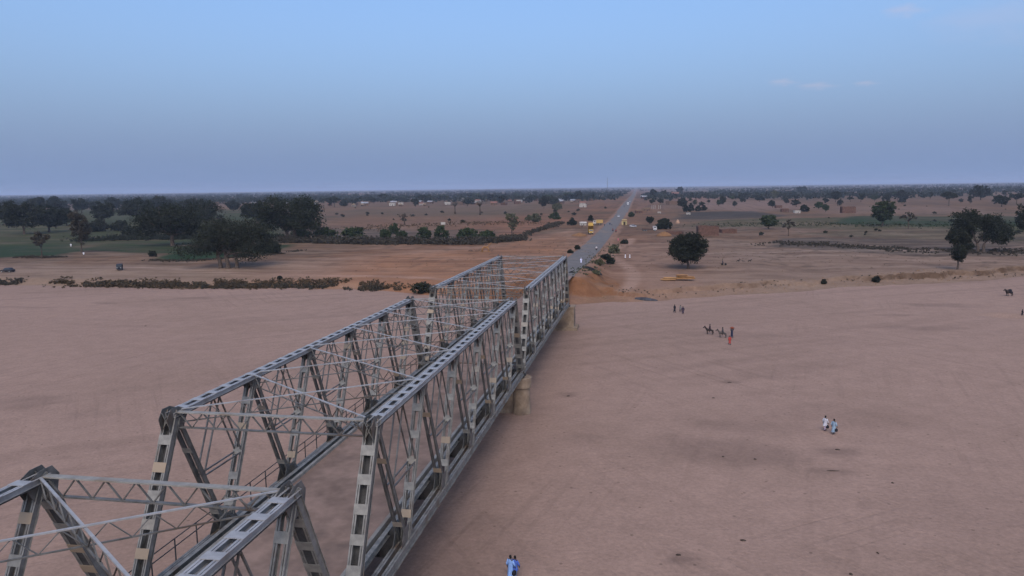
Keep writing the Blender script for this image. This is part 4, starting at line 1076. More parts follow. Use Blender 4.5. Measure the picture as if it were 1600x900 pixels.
def person(px, py, label, h=1.74, face=0.0, robe='white', robe_c=(.6, .6, .62), legs=None, legs_c=(.4, .38, .38), cap=None, stride=.2, carry=None, seat=None, pos=None, tray=None):
    p = pos or at(px, py); k = h / 1.75
    r = empty('person', p, face)
    lift = (1, 1) if tray else (0, 0)
    V, E, R = body_graph(h, stride, seat=bool(seat), lift=lift)
    skinned('body', V, E, R, SKIN, r)
    ct = cloth(robe, robe_c)
    # gown: torso and skirt of cloth that follow the body
    low = 0.30 if legs is None else 0.62
    if seat: low = 0.72
    g = MB(); rings = []
    for z, rx, ry, w in ((low, .235, .20 + stride * .42, .06), (low + .18, .215, .175 + stride * .25, .05), (.92, .205, .165, .03), (1.15, .195, .15, .02), (1.34, .215, .15, .01), (1.43, .20, .12, 0), (1.50, .085, .075, 0)):
        rings.append(ellipse(0, 0, z * k, rx * k, ry * k, 14, w, px))
    g.loft(rings, cap=False); gown = g.build('gown', ct, r, smooth=True)
    for s in (-1, 1):      # sleeves
        V3 = [Vector((s * .19, 0, 1.43)), Vector((s * (.27 + lift[0] * .05), .07 * s, 1.14 + lift[0] * .38)), Vector((s * (.285 - lift[0] * .12), .08 * s - .06, .97 + lift[0] * .72))]
        MB().tube([v * k for v in V3], [.075 * k, .082 * k, .078 * k], 8).build('sleeve', ct, r, smooth=True)
    if legs is not None:
        lt = cloth(legs, legs_c)
        for s in (-1, 1):
            st = s * stride
            MB().tube([Vector((s * .1, 0, .88)) * k, Vector((s * .1, -st * .55 - .03, .5)) * k, Vector((s * .1, -st * .88 + .02, .14)) * k], [.115 * k, .098 * k, .088 * k], 9).build('trouser_leg', lt, r, smooth=True)
    hm = MB()
    cm = cloth(cap[0], cap[1]) if cap else HAIR
    rings = [ellipse(0, .004, (1.625 + .0) * k, .098 * k, .105 * k, 12), ellipse(0, .006, 1.70 * k, .10 * k, .106 * k, 12), ellipse(0, .01, 1.765 * k, .07 * k, .075 * k, 12), ellipse(0, .01, 1.79 * k, .02 * k, .02 * k, 12)]
    hm.loft(rings).build('cap' if cap else 'hair', cm, r, smooth=True)
    fc = MB()
    fc.box((0, -.112 * k, 1.60 * k), (.03 * k, .03 * k, .05 * k))
    for s in (-1, 1): fc.box((s * .1 * k, 0, 1.61 * k), (.02 * k, .04 * k, .06 * k))
    fc.build('face', SKIN, r)
    if carry == 'bag':
        b = MB(); rings = [ellipse(0, 0, z, rx, ry, 10) for z, rx, ry in ((.38, .10, .13), (.45, .14, .19), (.62, .13, .18), (.72, .06, .09), (.76, .02, .03))]
        b.loft(rings).build('shoulder_bag', cloth('black', (.02, .02, .025)), r, (-.34 * k, 0, .02), smooth=True)
    tag(r, label, 'person')
    if tray:
        N = 16; t = MB()
        t.loft([[(R_ * math.cos(2 * math.pi * i / N), R_ * math.sin(2 * math.pi * i / N), z) for i in range(N)] for R_, z in ((.34, 0), (.46, .12), (.44, .12), (.30, .06))])
        o = t.build('head_tray', cloth('rust', (.30, .10, .05)), None, (p.x, p.y, p.z + 1.80 * k))
        MB().loft([ellipse(0, 0, z, q, q, 10, .12) for z, q in ((.07, .32), (.16, .36), (.27, .2), (.32, .05))]).build('load', cloth('red_brown', (.22, .06, .035)), o)
        tag(o, 'rust-red tray of goods carried on the standing trader head', 'tray')
    return r

BLUE = (.16, .27, .58)
person(798, 904, 'person in a long light blue gown at the bottom edge of the picture', 1.75, 2.6, 'light_blue', (.22, .36, .66), cap=None, carry='bag', stride=.16)
person(805, 902, 'smaller person in a darker blue shirt half hidden at the bottom edge', 1.62, 2.7, 'deep_blue', (.07, .13, .42), legs='blue_grey', legs_c=(.16, .22, .36), stride=.14)
person(1289, 673, 'person in white top and pale mauve trousers, left of the walking pair', 1.74, 2.2, 'off_white', (.50, .49, .52), legs='mauve', legs_c=(.42, .33, .40), carry='bag')
person(1302.5, 678.3, 'person in pale blue-grey gown, right of the walking pair', 1.74, 2.2, 'pale_teal', (.25, .34, .42), carry='bag')
person(1054, 488.2, 'person all in black, left of the three by the bank', 1.74, .6, 'black', (.012, .010, .012))
person(1063, 487, 'child in grey shirt between the two dark figures by the bank', 1.45, .6, 'olive_grey', (.16, .15, .14), legs='dark_plum', legs_c=(.05, .03, .05))
person(1067, 490.5, 'person in a dark plum gown, right of the three by the bank', 1.68, -.4, 'plum', (.055, .04, .06))
person(1143.5, 528, 'dark-clothed trader standing beside the donkey riders with a tray', 1.70, .2, 'navy', (.025, .03, .055), tray=True)
person(1140, 538.6, 'person in a long red gown walking in front of the donkey riders', 1.62, .3, 'red', (.34, .055, .045), cap=('red_scarf', (.22, .05, .05)))
person(908, 412, 'person in pale blue-white clothes walking on the road by the bridge end', 1.78, .3, 'bluish_white', (.62, .62, .78), cap=('white_cap', (.6, .6, .65)))
person(977, 404, 'left one of two people in white on the path below the road', 1.72, 1.0, 'white', (.66, .64, .64))
person(984, 404, 'right one of two people in white on the path below the road', 1.72, 1.2, 'white', (.66, .64, .64))
person(944.5, 354, 'person in dark clothes standing on the road at the checkpoint', 1.75, 2.8, 'dark_teal', (.04, .07, .09))
person(953, 352, 'person standing at the road barrier of the checkpoint', 1.75, 2.8, 'navy', (.03, .04, .08))
person(909.5, 355.5, 'person in dark clothes beside the little pale hut', 1.75, 0, 'black', (.02, .02, .025))
person(966, 377, 'person in pink on the right road verge', 1.65, .3, 'pink', (.5, .17, .19))
person(131, 400, 'person in white standing under the tall thin left tree', 1.75, .3, 'white', (.62, .62, .63), legs='brown', legs_c=(.12, .08, .06))
person(111, 386, 'person in white at the field corner left of the tall thin tree', 1.75, .3, 'white', (.6, .6, .6))
person(1597, 493, 'person crouched over the sand pit at the right edge', 1.3, 1.5, 'black', (.02, .015, .02))
person(1129, 414, 'person leading a bicycle on the right bank', 1.7, 1.6, 'slate', (.09, .075, .085))

def quadruped(name, p, face, L, H, mat, label, cat, group=None, ears=.16, tail=.45, thick=1.0, neck_up=.32):
    """L body length, H height at the withers; faces -y"""
    r = empty(name, p, face); V, E, R = [], [], []
    def a(q, rr, frm=None):
        V.append(Vector(q)); R.append(rr)
        if frm is not None: E.append((frm, len(V) - 1))
        return len(V) - 1
    t = H * .22 * thick
    hip = a((0, L * .40, H * .80), t * .85); mid_ = a((0, 0, H * .74), t * .95, hip); wth = a((0, -L * .38, H * .80), t * .98, mid_)
    nk = a((0, -L * .60, H * (1.0 + neck_up * .4)), t * .55, wth); pol = a((0, -L * .74, H * (1.0 + neck_up)), t * .48, nk)
    mz = a((0, -L * .92, H * (.92 + neck_up * .75)), t * .36, pol); a((0, -L * 1.02, H * (.84 + neck_up * .7)), t * .28, mz)
    for s in (-1, 1):
        a((s * t * .45, -L * .72, H * (1.0 + neck_up) + ears * 1.2), t * .10, pol)
        sh = a((s * t * .62, -L * .36, H * .58), t * .40, wth); kn = a((s * t * .62, -L * .36 + s * .06, H * .32), t * .22, sh); an = a((s * t * .62, -L * .34 + s * .05, H * .07), t * .18, kn); a((s * t * .62, -L * .37 + s * .05, H * .02), t * .22, an)
        st = a((s * t * .62, L * .34, H * .56), t * .44, hip); hk = a((s * t * .62, L * .47 - s * .05, H * .34), t * .22, st); fe = a((s * t * .62, L * .42 - s * .05, H * .07), t * .18, hk); a((s * t * .62, L * .39 - s * .05, H * .02), t * .22, fe)
    tl = a((0, L * .52, H * .72), t * .16, hip); a((0, L * .55, H * (.72 - tail)), t * .10, tl)
    skinned('body', V, E, R, mat, r, root=1)
    return tag(r, label, cat, group)

HIDE_D = mottled('dark_hide', (0.018, 0.013, 0.012), (0.05, 0.036, 0.03), 4.0, 0.8, 0.2)
HIDE_G = mottled('grey_brown_hide', (0.05, 0.042, 0.038), (0.11, 0.09, 0.08), 4.0, 0.85, 0.2)
for px, py, mt, lab, rl, rc in ((1109, 522.5, HIDE_D, 'dark donkey with a white bundle, left of the two ridden ones', 'person in dark plum riding the left donkey', (.05, .03, .035)), (1129, 527.5, HIDE_G, 'grey-brown donkey, right of the two ridden ones', 'person in grey riding the right donkey', (.08, .075, .075))):
    p = at(px, py)
    q = quadruped('donkey', p, -1.75, 1.25, 1.08, mt, lab, 'donkey', 'ridden donkeys')
    person(0, 0, rl, 1.66, -1.75, 'ride%d' % px, rc, seat=True, pos=Vector((p.x, p.y, p.z + .28)), stride=.1, cap=None)
    if px == 1109:
        MB().loft([ellipse(0, y, 0, .22, .18, 10) for y in (0,)] + [[(x * 1.0, yy, .2) for x, yy, _ in ellipse(0, 0, 0, .25, .2, 10)], [(x, yy, .4) for x, yy, _ in ellipse(0, 0, 0, .1, .1, 10)]]).build('bundle', cloth('bundle_white', (.62, .61, .62)), q, (-.28, .30, .52), smooth=True)
# the loaded animal at the right edge
p = at(1577, 462.5)
q = quadruped('donkey', p, -1.35, 1.55, 1.30, HIDE_D, 'black loaded donkey with a white sack near the right picture edge', 'donkey', thick=1.25, neck_up=.22)
for s, m in ((-1, 'white_sack'), (1, 'black')):
    MB().loft([ellipse(0, 0, z, rx, ry, 12, .05) for z, rx, ry in ((-.32, .06, .1), (-.25, .17, .30), (0, .22, .36), (.22, .18, .3), (.34, .05, .12))]).build('sack', cloth(m, (.66, .68, .70) if s < 0 else (.02, .02, .025)), q, (s * .42, .05, .98), smooth=True)
MB().loft([ellipse(0, 0, z, rx, ry, 12, .08) for z, rx, ry in ((0, .30, .40), (.18, .36, .48), (.42, .25, .36), (.52, .06, .1))]).build('bundle', cloth('black', (.02, .02, .025)), q, (0, .1, 1.18), smooth=True)
for i, (px, lab) in enumerate(((1153, 'dark goat, left of the three resting on the right bank'), (1162, 'small brown goat, middle of the three on the right bank'), (1171, 'dark goat, right of the three resting on the right bank'))):
    quadruped('goat', at(px, 409.5), 1.4 if i != 1 else -1.3, .85, .66 if i != 1 else .5, HIDE_D if i != 1 else HIDE_G, lab, 'goat', 'goats on the right bank', ears=.06, tail=.1, thick=1.25)

# ------------------------------------------------------------------ vehicles
GLASS_D = mottled('dark_glass', (.015, .018, .022), (.03, .034, .04), 3, .15, .6)
TYRE = mottled('tyre_rubber', (.012, .012, .012), (.025, .024, .022), 8, .9, .2)
def paint(name, c, dust=.25): return mottled('paint_' + name, c, tuple(v * (1 - dust * min(1, sum(c) * 2 + .12)) + d * dust * min(1, sum(c) * 2 + .12) for v, d in zip(c, (.30, .22, .17))), 1.4, .55, .18)
def wheel(parent, x, y, r, w=.24):
    N = 16; mb = MB()
    ring = lambda xx, rr: [(xx, rr * math.cos(2 * math.pi * i / N), rr * math.sin(2 * math.pi * i / N)) for i in range(N)]
    mb.loft([ring(-w / 2, r * .82), ring(-w / 2 + .03, r), ring(w / 2 - .03, r), ring(w / 2, r * .82)])
    o = mb.build('wheel', TYRE, parent, (x, y, r), smooth=False)
    s = 1 if x > 0 else -1
    MB().loft([ring(s * (w / 2 + .005), r * .55), ring(s * (w / 2 + .03), r * .5)]).build('rim', paint('rim', (.3, .3, .3)), o)
def prof_x(pr, hw, mb=None, inset=0.0):
    """side profile (y, z) extruded across the vehicle"""
    return (mb or MB()).plate(pr, -hw, hw)

def car(p, face, col, label, pickup=False):
    r = empty('pickup' if pickup else 'car', p, face); pt = paint('car_%d' % (abs(hash(label)) % 9999), col)
    body = MB(); prof_x([(-2.1, .35), (2.1, .35), (2.15, .75), (2.05, .98), (.75, 1.0), (-1.05, 1.0), (-2.05, .85), (-2.15, .6)], .85, body); body.build('body', pt, r)
    c = MB(); c.loft([[(-.80, -1.05, 1.0), (.80, -1.05, 1.0), (.80, .85 if pickup else 1.75, 1.0), (-.80, .85 if pickup else 1.75, 1.0)], [(-.66, -.45, 1.48), (.66, -.45, 1.48), (.66, .65 if pickup else 1.25, 1.48), (-.66, .65 if pickup else 1.25, 1.48)]])
    c.build('cabin', GLASS_D, r)
    MB().box((0, .1 if pickup else .4, 1.51), (1.36, 1.2 if pickup else 1.8, .06)).build('roof', pt, r)
    if pickup:
        for s in (-1, 1): MB().box((s * .80, 1.5, 1.15), (.06, 1.25, .34)).build('bed_side', pt, r)
        MB().box((0, 2.10, 1.13), (1.66, .06, .34)).build('tailgate', pt, r)
    for s in (-1, 1):
        for y in (-1.35, 1.35): wheel(r, s * .82, y, .33, .2)
        MB().box((s * .58, -2.13, .70), (.32, .06, .16)).build('headlight', paint('lamp', (.6, .6, .55), 0), r)
    MB().box((0, -2.16, .45), (1.6, .1, .16)).build('bumper', DARKSTEEL, r)
    return tag(r, label, 'pickup' if pickup else 'car')

def lorry(p, face, cabc, bedc, label, L=8.0, box=0.0, cat='truck', load=None, dump=False):
    """cab at -y"""
    r = empty('lorry', p, face); cp, bp = paint('cab_' + label[:9], cabc), paint('bed_' + label[:9], bedc)
    h = L / 2
    MB().box((0, 0, .82), (.9, L - .5, .28)).build('chassis', DARKSTEEL, r)
    c = MB(); prof_x([(-h, .7), (-h + 1.9, .7), (-h + 1.9, 2.75), (-h + .25, 2.75), (-h - .02, 1.75)], 1.15, c); c.build('cab', cp, r)
    MB().poly([(-1.0, -h + .005 - .03, 1.80), (1.0, -h + .005 - .03, 1.80), (.96, -h + .19, 2.55), (-.96, -h + .19, 2.55), (-1.0, -h + .06, 1.80), (1.0, -h + .06, 1.80), (.96, -h + .28, 2.55), (-.96, -h + .28, 2.55)], [(0, 1, 2, 3), (7, 6, 5, 4), (0, 4, 5, 1), (1, 5, 6, 2), (2, 6, 7, 3), (3, 7, 4, 0)]).build('windscreen', GLASS_D, r)
    for s in (-1, 1):
        MB().box((s * 1.155, -h + 1.0, 2.15), (.03, .95, .62)).build('side_window', GLASS_D, r)
        MB().box((s * .82, -h - .03, 1.05), (.34, .08, .2)).build('headlight', paint('lamp', (.6, .6, .55), 0), r)
        wheel(r, s * 1.0, -h + .95, .5, .32)
        for y in (h - 1.2, h - 2.4): wheel(r, s * 1.0, y, .5, .42)
    MB().box((0, -h - .04, .72), (2.3, .14, .3)).build('bumper', DARKSTEEL, r)
    y0, y1 = -h + 2.1, h
    if box:
        b = MB().box((0, (y0 + y1) / 2, 1.02 + box / 2), (2.4, y1 - y0, box)); b.build('cargo_box', bp, r)
        MB().box((0, (y0 + y1) / 2, 1.04 + box + .04), (2.48, y1 - y0 + .08, .07)).build('roof_edge', paint('edge_' + label[:5], tuple(v * .6 for v in bedc)), r)
    elif dump:      # tipper body raised on its hinge at the rear
        t = MB(); L2 = y1 - y0; sh = 1.5
        t.box((0, -L2 / 2, .06), (2.6, L2, .12))
        for s in (-1, 1): t.box((s * 1.26, -L2 / 2, .12 + sh / 2), (.08, L2 - .02, sh))
        t.box((0, -L2 + .05, .12 + sh / 2 + .2), (2.44, .09, sh + .4)); t.box((0, -.05, .12 + sh / 2), (2.44, .08, sh))
        body = t.build('tipper_body', bp, r, (0, y1 - .2, 1.05), (-.62, 0, 0))
        for s in (-1, 1):
            for k in range(5): MB().box((s * 1.33, -.5 - k * (L2 - 1) / 4, .12 + sh / 2), (.06, .12, sh)).build('rib', bp, body)
        MB().tube([(0, y0 + 1.0, 1.0), (0, y0 + 1.9, 3.4)], [.14, .09], 8).build('ram', DARKSTEEL, r)
    else:
        MB().box((0, (y0 + y1) / 2, 1.06), (2.4, y1 - y0, .12)).build('bed_floor', bp, r)
        sh = .62
        for s in (-1, 1):
            MB().box((s * 1.17, (y0 + y1) / 2, 1.12 + sh / 2), (.07, y1 - y0, sh)).build('side_board', bp, r)
            for k in range(5): MB().box((s * 1.23, y0 + .3 + k * (y1 - y0 - .6) / 4, 1.12 + sh / 2), (.06, .1, sh)).build('stake', bp, r)
        for y in (y0 + .04, y1 - .04): MB().box((0, y, 1.12 + sh / 2), (2.27, .07, sh + (.25 if y < 0 else 0))).build('end_board', bp, r)
    return tag(r, label, cat)

YEL = (.42, .25, .03)
lorry(at(923, 366), .12, YEL, (.38, .22, .03), 'yellow tipper truck with raised body on the left road shoulder', 8.0, dump=True)
lorry(at(934, 351), -1.35, (.45, .40, .33), (.44, .28, .085), 'yellow box truck parked across behind the tipper truck', 6.5, box=2.2)
lorry(at(1014, 361), 1.75, (.5, .49, .48), (.10, .06, .045), 'brown flatbed lorry with white cab parked right of the checkpoint', 8.4)
car(at(989.5, 355), .9, (.52, .52, .53), 'white pickup parked beside the checkpoint house', True)
lorry(at(981, 320.5), .05, (.6, .6, .6), (.7, .7, .7), 'white box truck far up the road', 7.5, box=2.3)
car(at(975, 323.5), .05, (.05, .05, .055), 'dark car on the road before the white box truck')
car(at(966.5, 339), .05, (.62, .62, .64), 'white car on the road beyond the checkpoint')
car(at(984, 315.5), 3.2, (.5, .5, .52), 'pale car behind the white box truck far up the road')
car(at(12, 425.5), -1.5, (.02, .02, .024), 'low dark car on the track at the left picture edge')

def tricycle(p, face, label):
    r = empty('auto_rickshaw', p, face); pt = paint('rickshaw', (.014, .018, .028), .08)
    b = MB(); prof_x([(-1.15, .45), (1.2, .35), (1.25, 1.0), (.9, 1.05), (-.7, .95), (-1.2, .8)], .66, b); b.build('body', pt, r)
    b = MB(); b.loft([[(-.66, -.8, 1.62), (.66, -.8, 1.62), (.66, 1.2, 1.62), (-.66, 1.2, 1.62)], [(-.6, -.7, 1.75), (.6, -.7, 1.75), (.6, 1.1, 1.75), (-.6, 1.1, 1.75)]]); b.build('roof', pt, r)
    MB().poly([(-.6, -.98, .98), (.6, -.98, .98), (.6, -.80, 1.6), (-.6, -.80, 1.6), (-.6, -.95, .98), (.6, -.95, .98), (.6, -.77, 1.6), (-.6, -.77, 1.6)], [(0, 1, 2, 3), (7, 6, 5, 4), (0, 4, 5, 1), (1, 5, 6, 2), (2, 6, 7, 3), (3, 7, 4, 0)]).build('windscreen', mottled('grey_glass', (.02, .025, .03), (.05, .06, .07), 2, .6, .2), r)
    MB().box((0, .95, 1.3), (1.3, .5, .62)).build('back_panel', pt, r)
    for s in (-1, 1):
        for y in (-.72, .7): MB().box((s * .63, y, 1.3), (.05, .06, .7)).build('post', pt, r)
        wheel(r, s * .6, .8, .24, .14)
        MB().box((s * .42, -1.2, .78), (.18, .08, .16)).build('headlight', paint('lamp', (.6, .6, .55), 0), r)
    wheel(r, .01, -.95, .24, .14)
    r.scale = (1.3, 1.3, 1.15)
    return tag(r, label, 'rickshaw')
tricycle(at(187, 422), .55, 'small black three-wheeled taxi on the left sandy track')

def motorbike(p, face, label, col, rider, rc):
    r = empty('motorcycle', p, face); pt = paint('bike_' + label[-6:], col)
    for y in (-.65, .62):
        N = 16; ring = lambda xx, rr: [(xx, rr * math.cos(2 * math.pi * i / N), rr * math.sin(2 * math.pi * i / N)) for i in range(N)]
        MB().loft([ring(-.05, .22), ring(-.05, .3), ring(.05, .3), ring(.05, .22)]).build('wheel', TYRE, r, (0, y, .3))
    MB().tube([(0, -.65, .3), (0, -.42, .85), (0, -.36, 1.02)], [.03, .03, .03], 6).tube([(0, -.45, .75), (0, .1, .45), (0, .62, .3)], [.04, .05, .03], 6).build('frame', DARKSTEEL, r)
    MB().loft([[(x * .7, -.42 + .0, .78 + z) for x, z in ((-.12, 0), (.12, 0), (.1, .16), (-.1, .16))], [(x, -.1, .74 + z) for x, z in ((-.14, 0), (.14, 0), (.12, .2), (-.12, .2))], [(x, .1, .74 + z) for x, z in ((-.1, 0), (.1, 0), (.08, .1), (-.08, .1))]]).build('tank', pt, r)
    MB().box((0, .36, .80), (.24, .7, .1)).build('seat', TYRE, r)
    MB().box((0, .05, .42), (.26, .36, .28)).build('engine', DARKSTEEL, r)
    MB().tube([(-.34, -.28, 1.04), (0, -.36, 1.02), (.34, -.28, 1.04)], [.02, .02, .02], 5).build('handlebar', DARKSTEEL, r)
    tag(r, label, 'motorcycle')
    f = Vector((math.sin(face) * -.28 * -1, math.cos(face) * .28, 0))
    person(0, 0, rider, 1.72, face, 'rider_' + label[-5:], rc, legs='dark', legs_c=(.05, .05, .06), seat=True, pos=Vector((p.x, p.y, p.z)) + Vector((0, 0, .06)), stride=.05)
motorbike(at(932, 391.5), .2, 'motorcycle on the right lane of the road near the bridge', (.25, .03, .03), 'rider in white on the motorcycle near the bridge', (.62, .58, .58))
motorbike(at(957.5, 361.5), .4, 'red motorcycle parked on the right verge, the left one of two', (.4, .04, .04), 'rider in dark red on the left verge motorcycle', (.2, .04, .05))
motorbike(at(962.5, 363), -.3, 'red motorcycle on the right verge, the right one of two', (.4, .04, .05), 'rider in maroon on the right verge motorcycle', (.16, .03, .05))
p = at(1131, 414.5)
bk = empty('bicycle', p, 1.5)
for y in (-.52, .52):
    N = 18; ring = lambda xx, rr: [(xx, rr * math.cos(2 * math.pi * i / N), rr * math.sin(2 * math.pi * i / N)) for i in range(N)]
    MB().loft([ring(-.02, .30), ring(-.02, .35), ring(.02, .35), ring(.02, .30)]).build('wheel', TYRE, bk, (0, y, .35))
MB().tube([(0, -.52, .35), (0, -.36, .95)], [.02, .02], 5).tube([(0, .52, .35), (0, .05, .32), (0, -.38, .82), (0, .2, .82), (0, .05, .32)], [.02] * 5, 5).build('frame', DARKSTEEL, bk)
MB().tube([(-.28, -.3, 1.0), (0, -.36, .97), (.28, -.3, 1.0)], [.015] * 3, 5).build('handlebar', DARKSTEEL, bk)
MB().box((0, .22, .9), (.15, .25, .06)).build('saddle', TYRE, bk)
tag(bk, 'bicycle led across the right bank near the goats', 'bicycle')

# ------------------------------------------------------------------ houses, walls, works and small things
MUD = mottled('mud_plaster', (.115, .072, .05), (.19, .12, .082), .8, .95, .1, c3=(.085, .054, .04), bump=.4)
MUDRED = mottled('red_mud_brick', (.085, .047, .035), (.145, .08, .058), .9, .95, .1, bump=.4)
TIN = mottled('tin_sheet', (.20, .20, .205), (.34, .34, .345), .7, .5, .4, c3=(.19, .12, .08))
REDTIN = mottled('rusty_tin_sheet', (.17, .075, .05), (.26, .12, .08), .7, .7, .3)
LIME = mottled('pale_plaster', (.34, .31, .27), (.46, .43, .38), .9, .9, .2, c3=(.27, .22, .175))
YELP = mottled('yellow_plaster', (.36, .28, .13), (.46, .37, .19), 1.0, .9, .2, c3=(.30, .24, .14))
DOOR = mottled('dark_door', (.03, .022, .018), (.06, .045, .035), 2, .8, .2)
THATCH = mottled('thatch', (.16, .115, .075), (.27, .20, .13), 2.5, 1.0, .05)

def house_kind(kind):
    """walls (base at z = 0, 8 x 6 m) and its roof, door and window meshes"""
    w, d, h = 8.0, 6.0, 3.0
    walls = MB()
    walls.loft([[(-w / 2, -d / 2, -.6), (w / 2, -d / 2, -.6), (w / 2, d / 2, -.6), (-w / 2, d / 2, -.6)], [(-w / 2, -d / 2, h), (w / 2, -d / 2, h), (w / 2, d / 2, h), (-w / 2, d / 2, h)]])
    roof = MB()
    if kind == 'gable':
        for s in (-1, 1):
            roof.poly([(-w / 2 - .4, s * (d / 2 + .5), h - .15), (w / 2 + .4, s * (d / 2 + .5), h - .15), (w / 2 + .4, 0, h + 1.5), (-w / 2 - .4, 0, h + 1.5),
                       (-w / 2 - .4, s * (d / 2 + .5), h - .05), (w / 2 + .4, s * (d / 2 + .5), h - .05), (w / 2 + .4, 0, h + 1.6), (-w / 2 - .4, 0, h + 1.6)],
                      [(0, 1, 2, 3), (7, 6, 5, 4), (0, 4, 5, 1), (1, 5, 6, 2), (2, 6, 7, 3), (3, 7, 4, 0)])
        for s in (-1, 1): walls.poly([(s * w / 2, -d / 2, h), (s * w / 2, d / 2, h), (s * w / 2, 0, h + 1.45), (s * (w / 2 - .2), -d / 2, h), (s * (w / 2 - .2), d / 2, h), (s * (w / 2 - .2), 0, h + 1.45)], [(0, 1, 2), (5, 4, 3), (0, 2, 5, 3), (1, 4, 5, 2)])
    elif kind == 'flat':
        roof.box((0, 0, h + .12), (w + .1, d + .1, .24))
        for s in (-1, 1): roof.box((s * w / 2, 0, h + .4), (.3, d, .5)).box((0, s * d / 2, h + .42), (w - .3, .3, .5))
    else:
        N = 14
        roof.loft([[(r * math.cos(2 * math.pi * i / N), r * math.sin(2 * math.pi * i / N), z) for i in range(N)] for r, z in ((3.6, 2.1), (3.5, 2.3), (1.9, 3.5), (.15, 4.7))])
        walls = MB(); walls.loft([[(r * math.cos(2 * math.pi * i / N), r * math.sin(2 * math.pi * i / N), z) for i in range(N)] for r, z in ((2.9, -.6), (2.8, 2.3))])
    return walls, roof
HK = {k: house_kind(k) for k in ('gable', 'flat', 'round')}
HM = {}
def house(p, rz, kind, wm, rm, label, s=1.0, group=None, cat='house'):
    key = (kind, wm.name, rm.name)
    if key not in HM:
        w, rf = HK[kind]
        y = -3.02 if kind != 'round' else -2.86
        HM[key] = (w.mesh('wall', wm), rf.mesh('roof', rm), MB().box((0.6 if kind != 'round' else 0, y, .95), (1.0, .06, 1.9)).mesh('door', DOOR), MB().box((-2.2, y, 1.5), (.9, .06, .9)).mesh('window', DOOR))
    m = HM[key]; r = empty('house', p, rz); r.scale = (s, s, s)
    link('wall', m[0], r); link('roof', m[1], r); link('door', m[2], r)
    if kind != 'round': link('window', m[3], r)
    return tag(r, label, cat, group)

rd = random.Random(4)
VIL = []
for i in range(120):
    px = rd.uniform(480, 925) if i % 4 else rd.uniform(300, 500)
    py = 317 + rd.uniform(-8, 6) - (px - 500) * 0.006 + (8 if px > 840 and rd.random() < .3 else 0)
    p = at(px, py)
    if abs(p.x - road_x(p.y)) < 22: continue
    if any((Vector((q.x, q.y)) - Vector((p.x, p.y))).length < 13 for q in VIL): continue
    VIL.append(p)
    kd = rd.choice(('gable', 'flat', 'flat', 'gable', 'round'))
    wm = rd.choice((MUD, MUD, MUDRED, LIME, MUD)); rm = {'gable': rd.choice((TIN, REDTIN, TIN)), 'flat': wm, 'round': THATCH}[kd]
    lab = {'gable': {TIN: 'far village house with a pale tin gable roof', REDTIN: 'far village house with a rusty red gable roof'}.get(rm), 'flat': {MUD: 'far flat-roofed village house of brown mud', MUDRED: 'far flat-roofed village house of red mud', LIME: 'far flat-roofed village house with pale walls'}[wm] if kd == 'flat' else '', 'round': 'far round village hut with a thatched cone roof'}[kd]
    house(p, rd.uniform(-.5, .5), kd, wm, rm, ('nearer ' if p.y < 1150 else '') + lab + ' ' + where(px), rd.uniform(.8, 1.35), 'houses of the far village')
for px, py, rz, kd, wm, rm, lab, s in ((1245, 333, .2, 'flat', LIME, LIME, 'small white hut standing alone in the right fields', .62), (1075.5, 335, .1, 'flat', LIME, TIN, 'little pale blue-white hut below the umbrella-shaped tree', .42), (1030, 333, .1, 'flat', LIME, LIME, 'little white hut right of the pale posts', .36),
        (1006, 311, 0, 'gable', MUDRED, TIN, 'long pale-roofed house right of the far road', 1.5), (1055, 306, 0, 'gable', MUDRED, REDTIN, 'red-roofed house beyond the right hand trees', 2.0), (1078, 307, .1, 'flat', MUDRED, MUDRED, 'red mud house right of the red-roofed one', 1.6), (998, 333, .2, 'flat', MUDRED, THATCH, 'low dark shelter with a flat roof right of the road', .8),
        (1010, 330, .1, 'flat', MUD, THATCH, 'second low dark shelter behind the first one', .9), (1216, 325, .2, 'flat', MUDRED, MUDRED, 'left block of the dark ruined walls on the right plain', .8), (1226, 331, .1, 'flat', MUDRED, MUDRED, 'right low block of the dark ruined walls on the right plain', .8), (911, 352, .15, 'gable', LIME, LIME, 'little pale hut left of the yellow tipper truck', .52),
        (490, 303, 0, 'flat', LIME, TIN, 'single bright white building on the left skyline', 1.9)):
    house(at(px, py), rz, kd, wm, rm, lab, s)

def gatehouse():
    p = at(975.5, 351.5); r = empty('gatehouse', p, .05)
    w, d, h = 3.4, 3.0, 2.9
    for s in (-1, 1): MB().box((s * 1.15, -d / 2, h / 2), (1.1, .2, h)).build('front_wall', YELP, r)
    MB().box((0, -d / 2, h - .35), (1.2, .196, .7)).build('lintel', YELP, r)
    for s in (-1, 1): MB().box((s * 1.6, .1, h / 2), (.2, d - .2, h)).build('side_wall', YELP, r)
    MB().box((0, d / 2, h / 2), (3.0, .2, h)).build('rear_wall', YELP, r)
    MB().box((0, -d / 2 + .5, 1.05), (1.2, .05, 2.1)).build('door', DOOR, r)
    MB().box((0, 0, h + .1), (w + .9, d + .9, .22)).build('roof', REDTIN, r)
    MB().box((0, 0, h + .5), (w - .2, d - .2, .6)).build('parapet', YELP, r)
    tag(r, 'small yellow checkpoint house with a dark doorway right of the road', 'house')
gatehouse()
def barrier():
    p = at(950, 352.5); r = empty('road_barrier', p)
    MB().tube([(-4.6, 0, 1.0), (2.6, 0, 1.05)], [.06, .05], 6).build('boom', paint('boom', (.10, .12, .2)), r)
    for x in (-4.4, 2.4): MB().box((x, 0, .5), (.3, .3, 1.05)).build('post', DARKSTEEL, r)
    tag(r, 'dark pole barrier across the road at the checkpoint', 'barrier')
barrier()
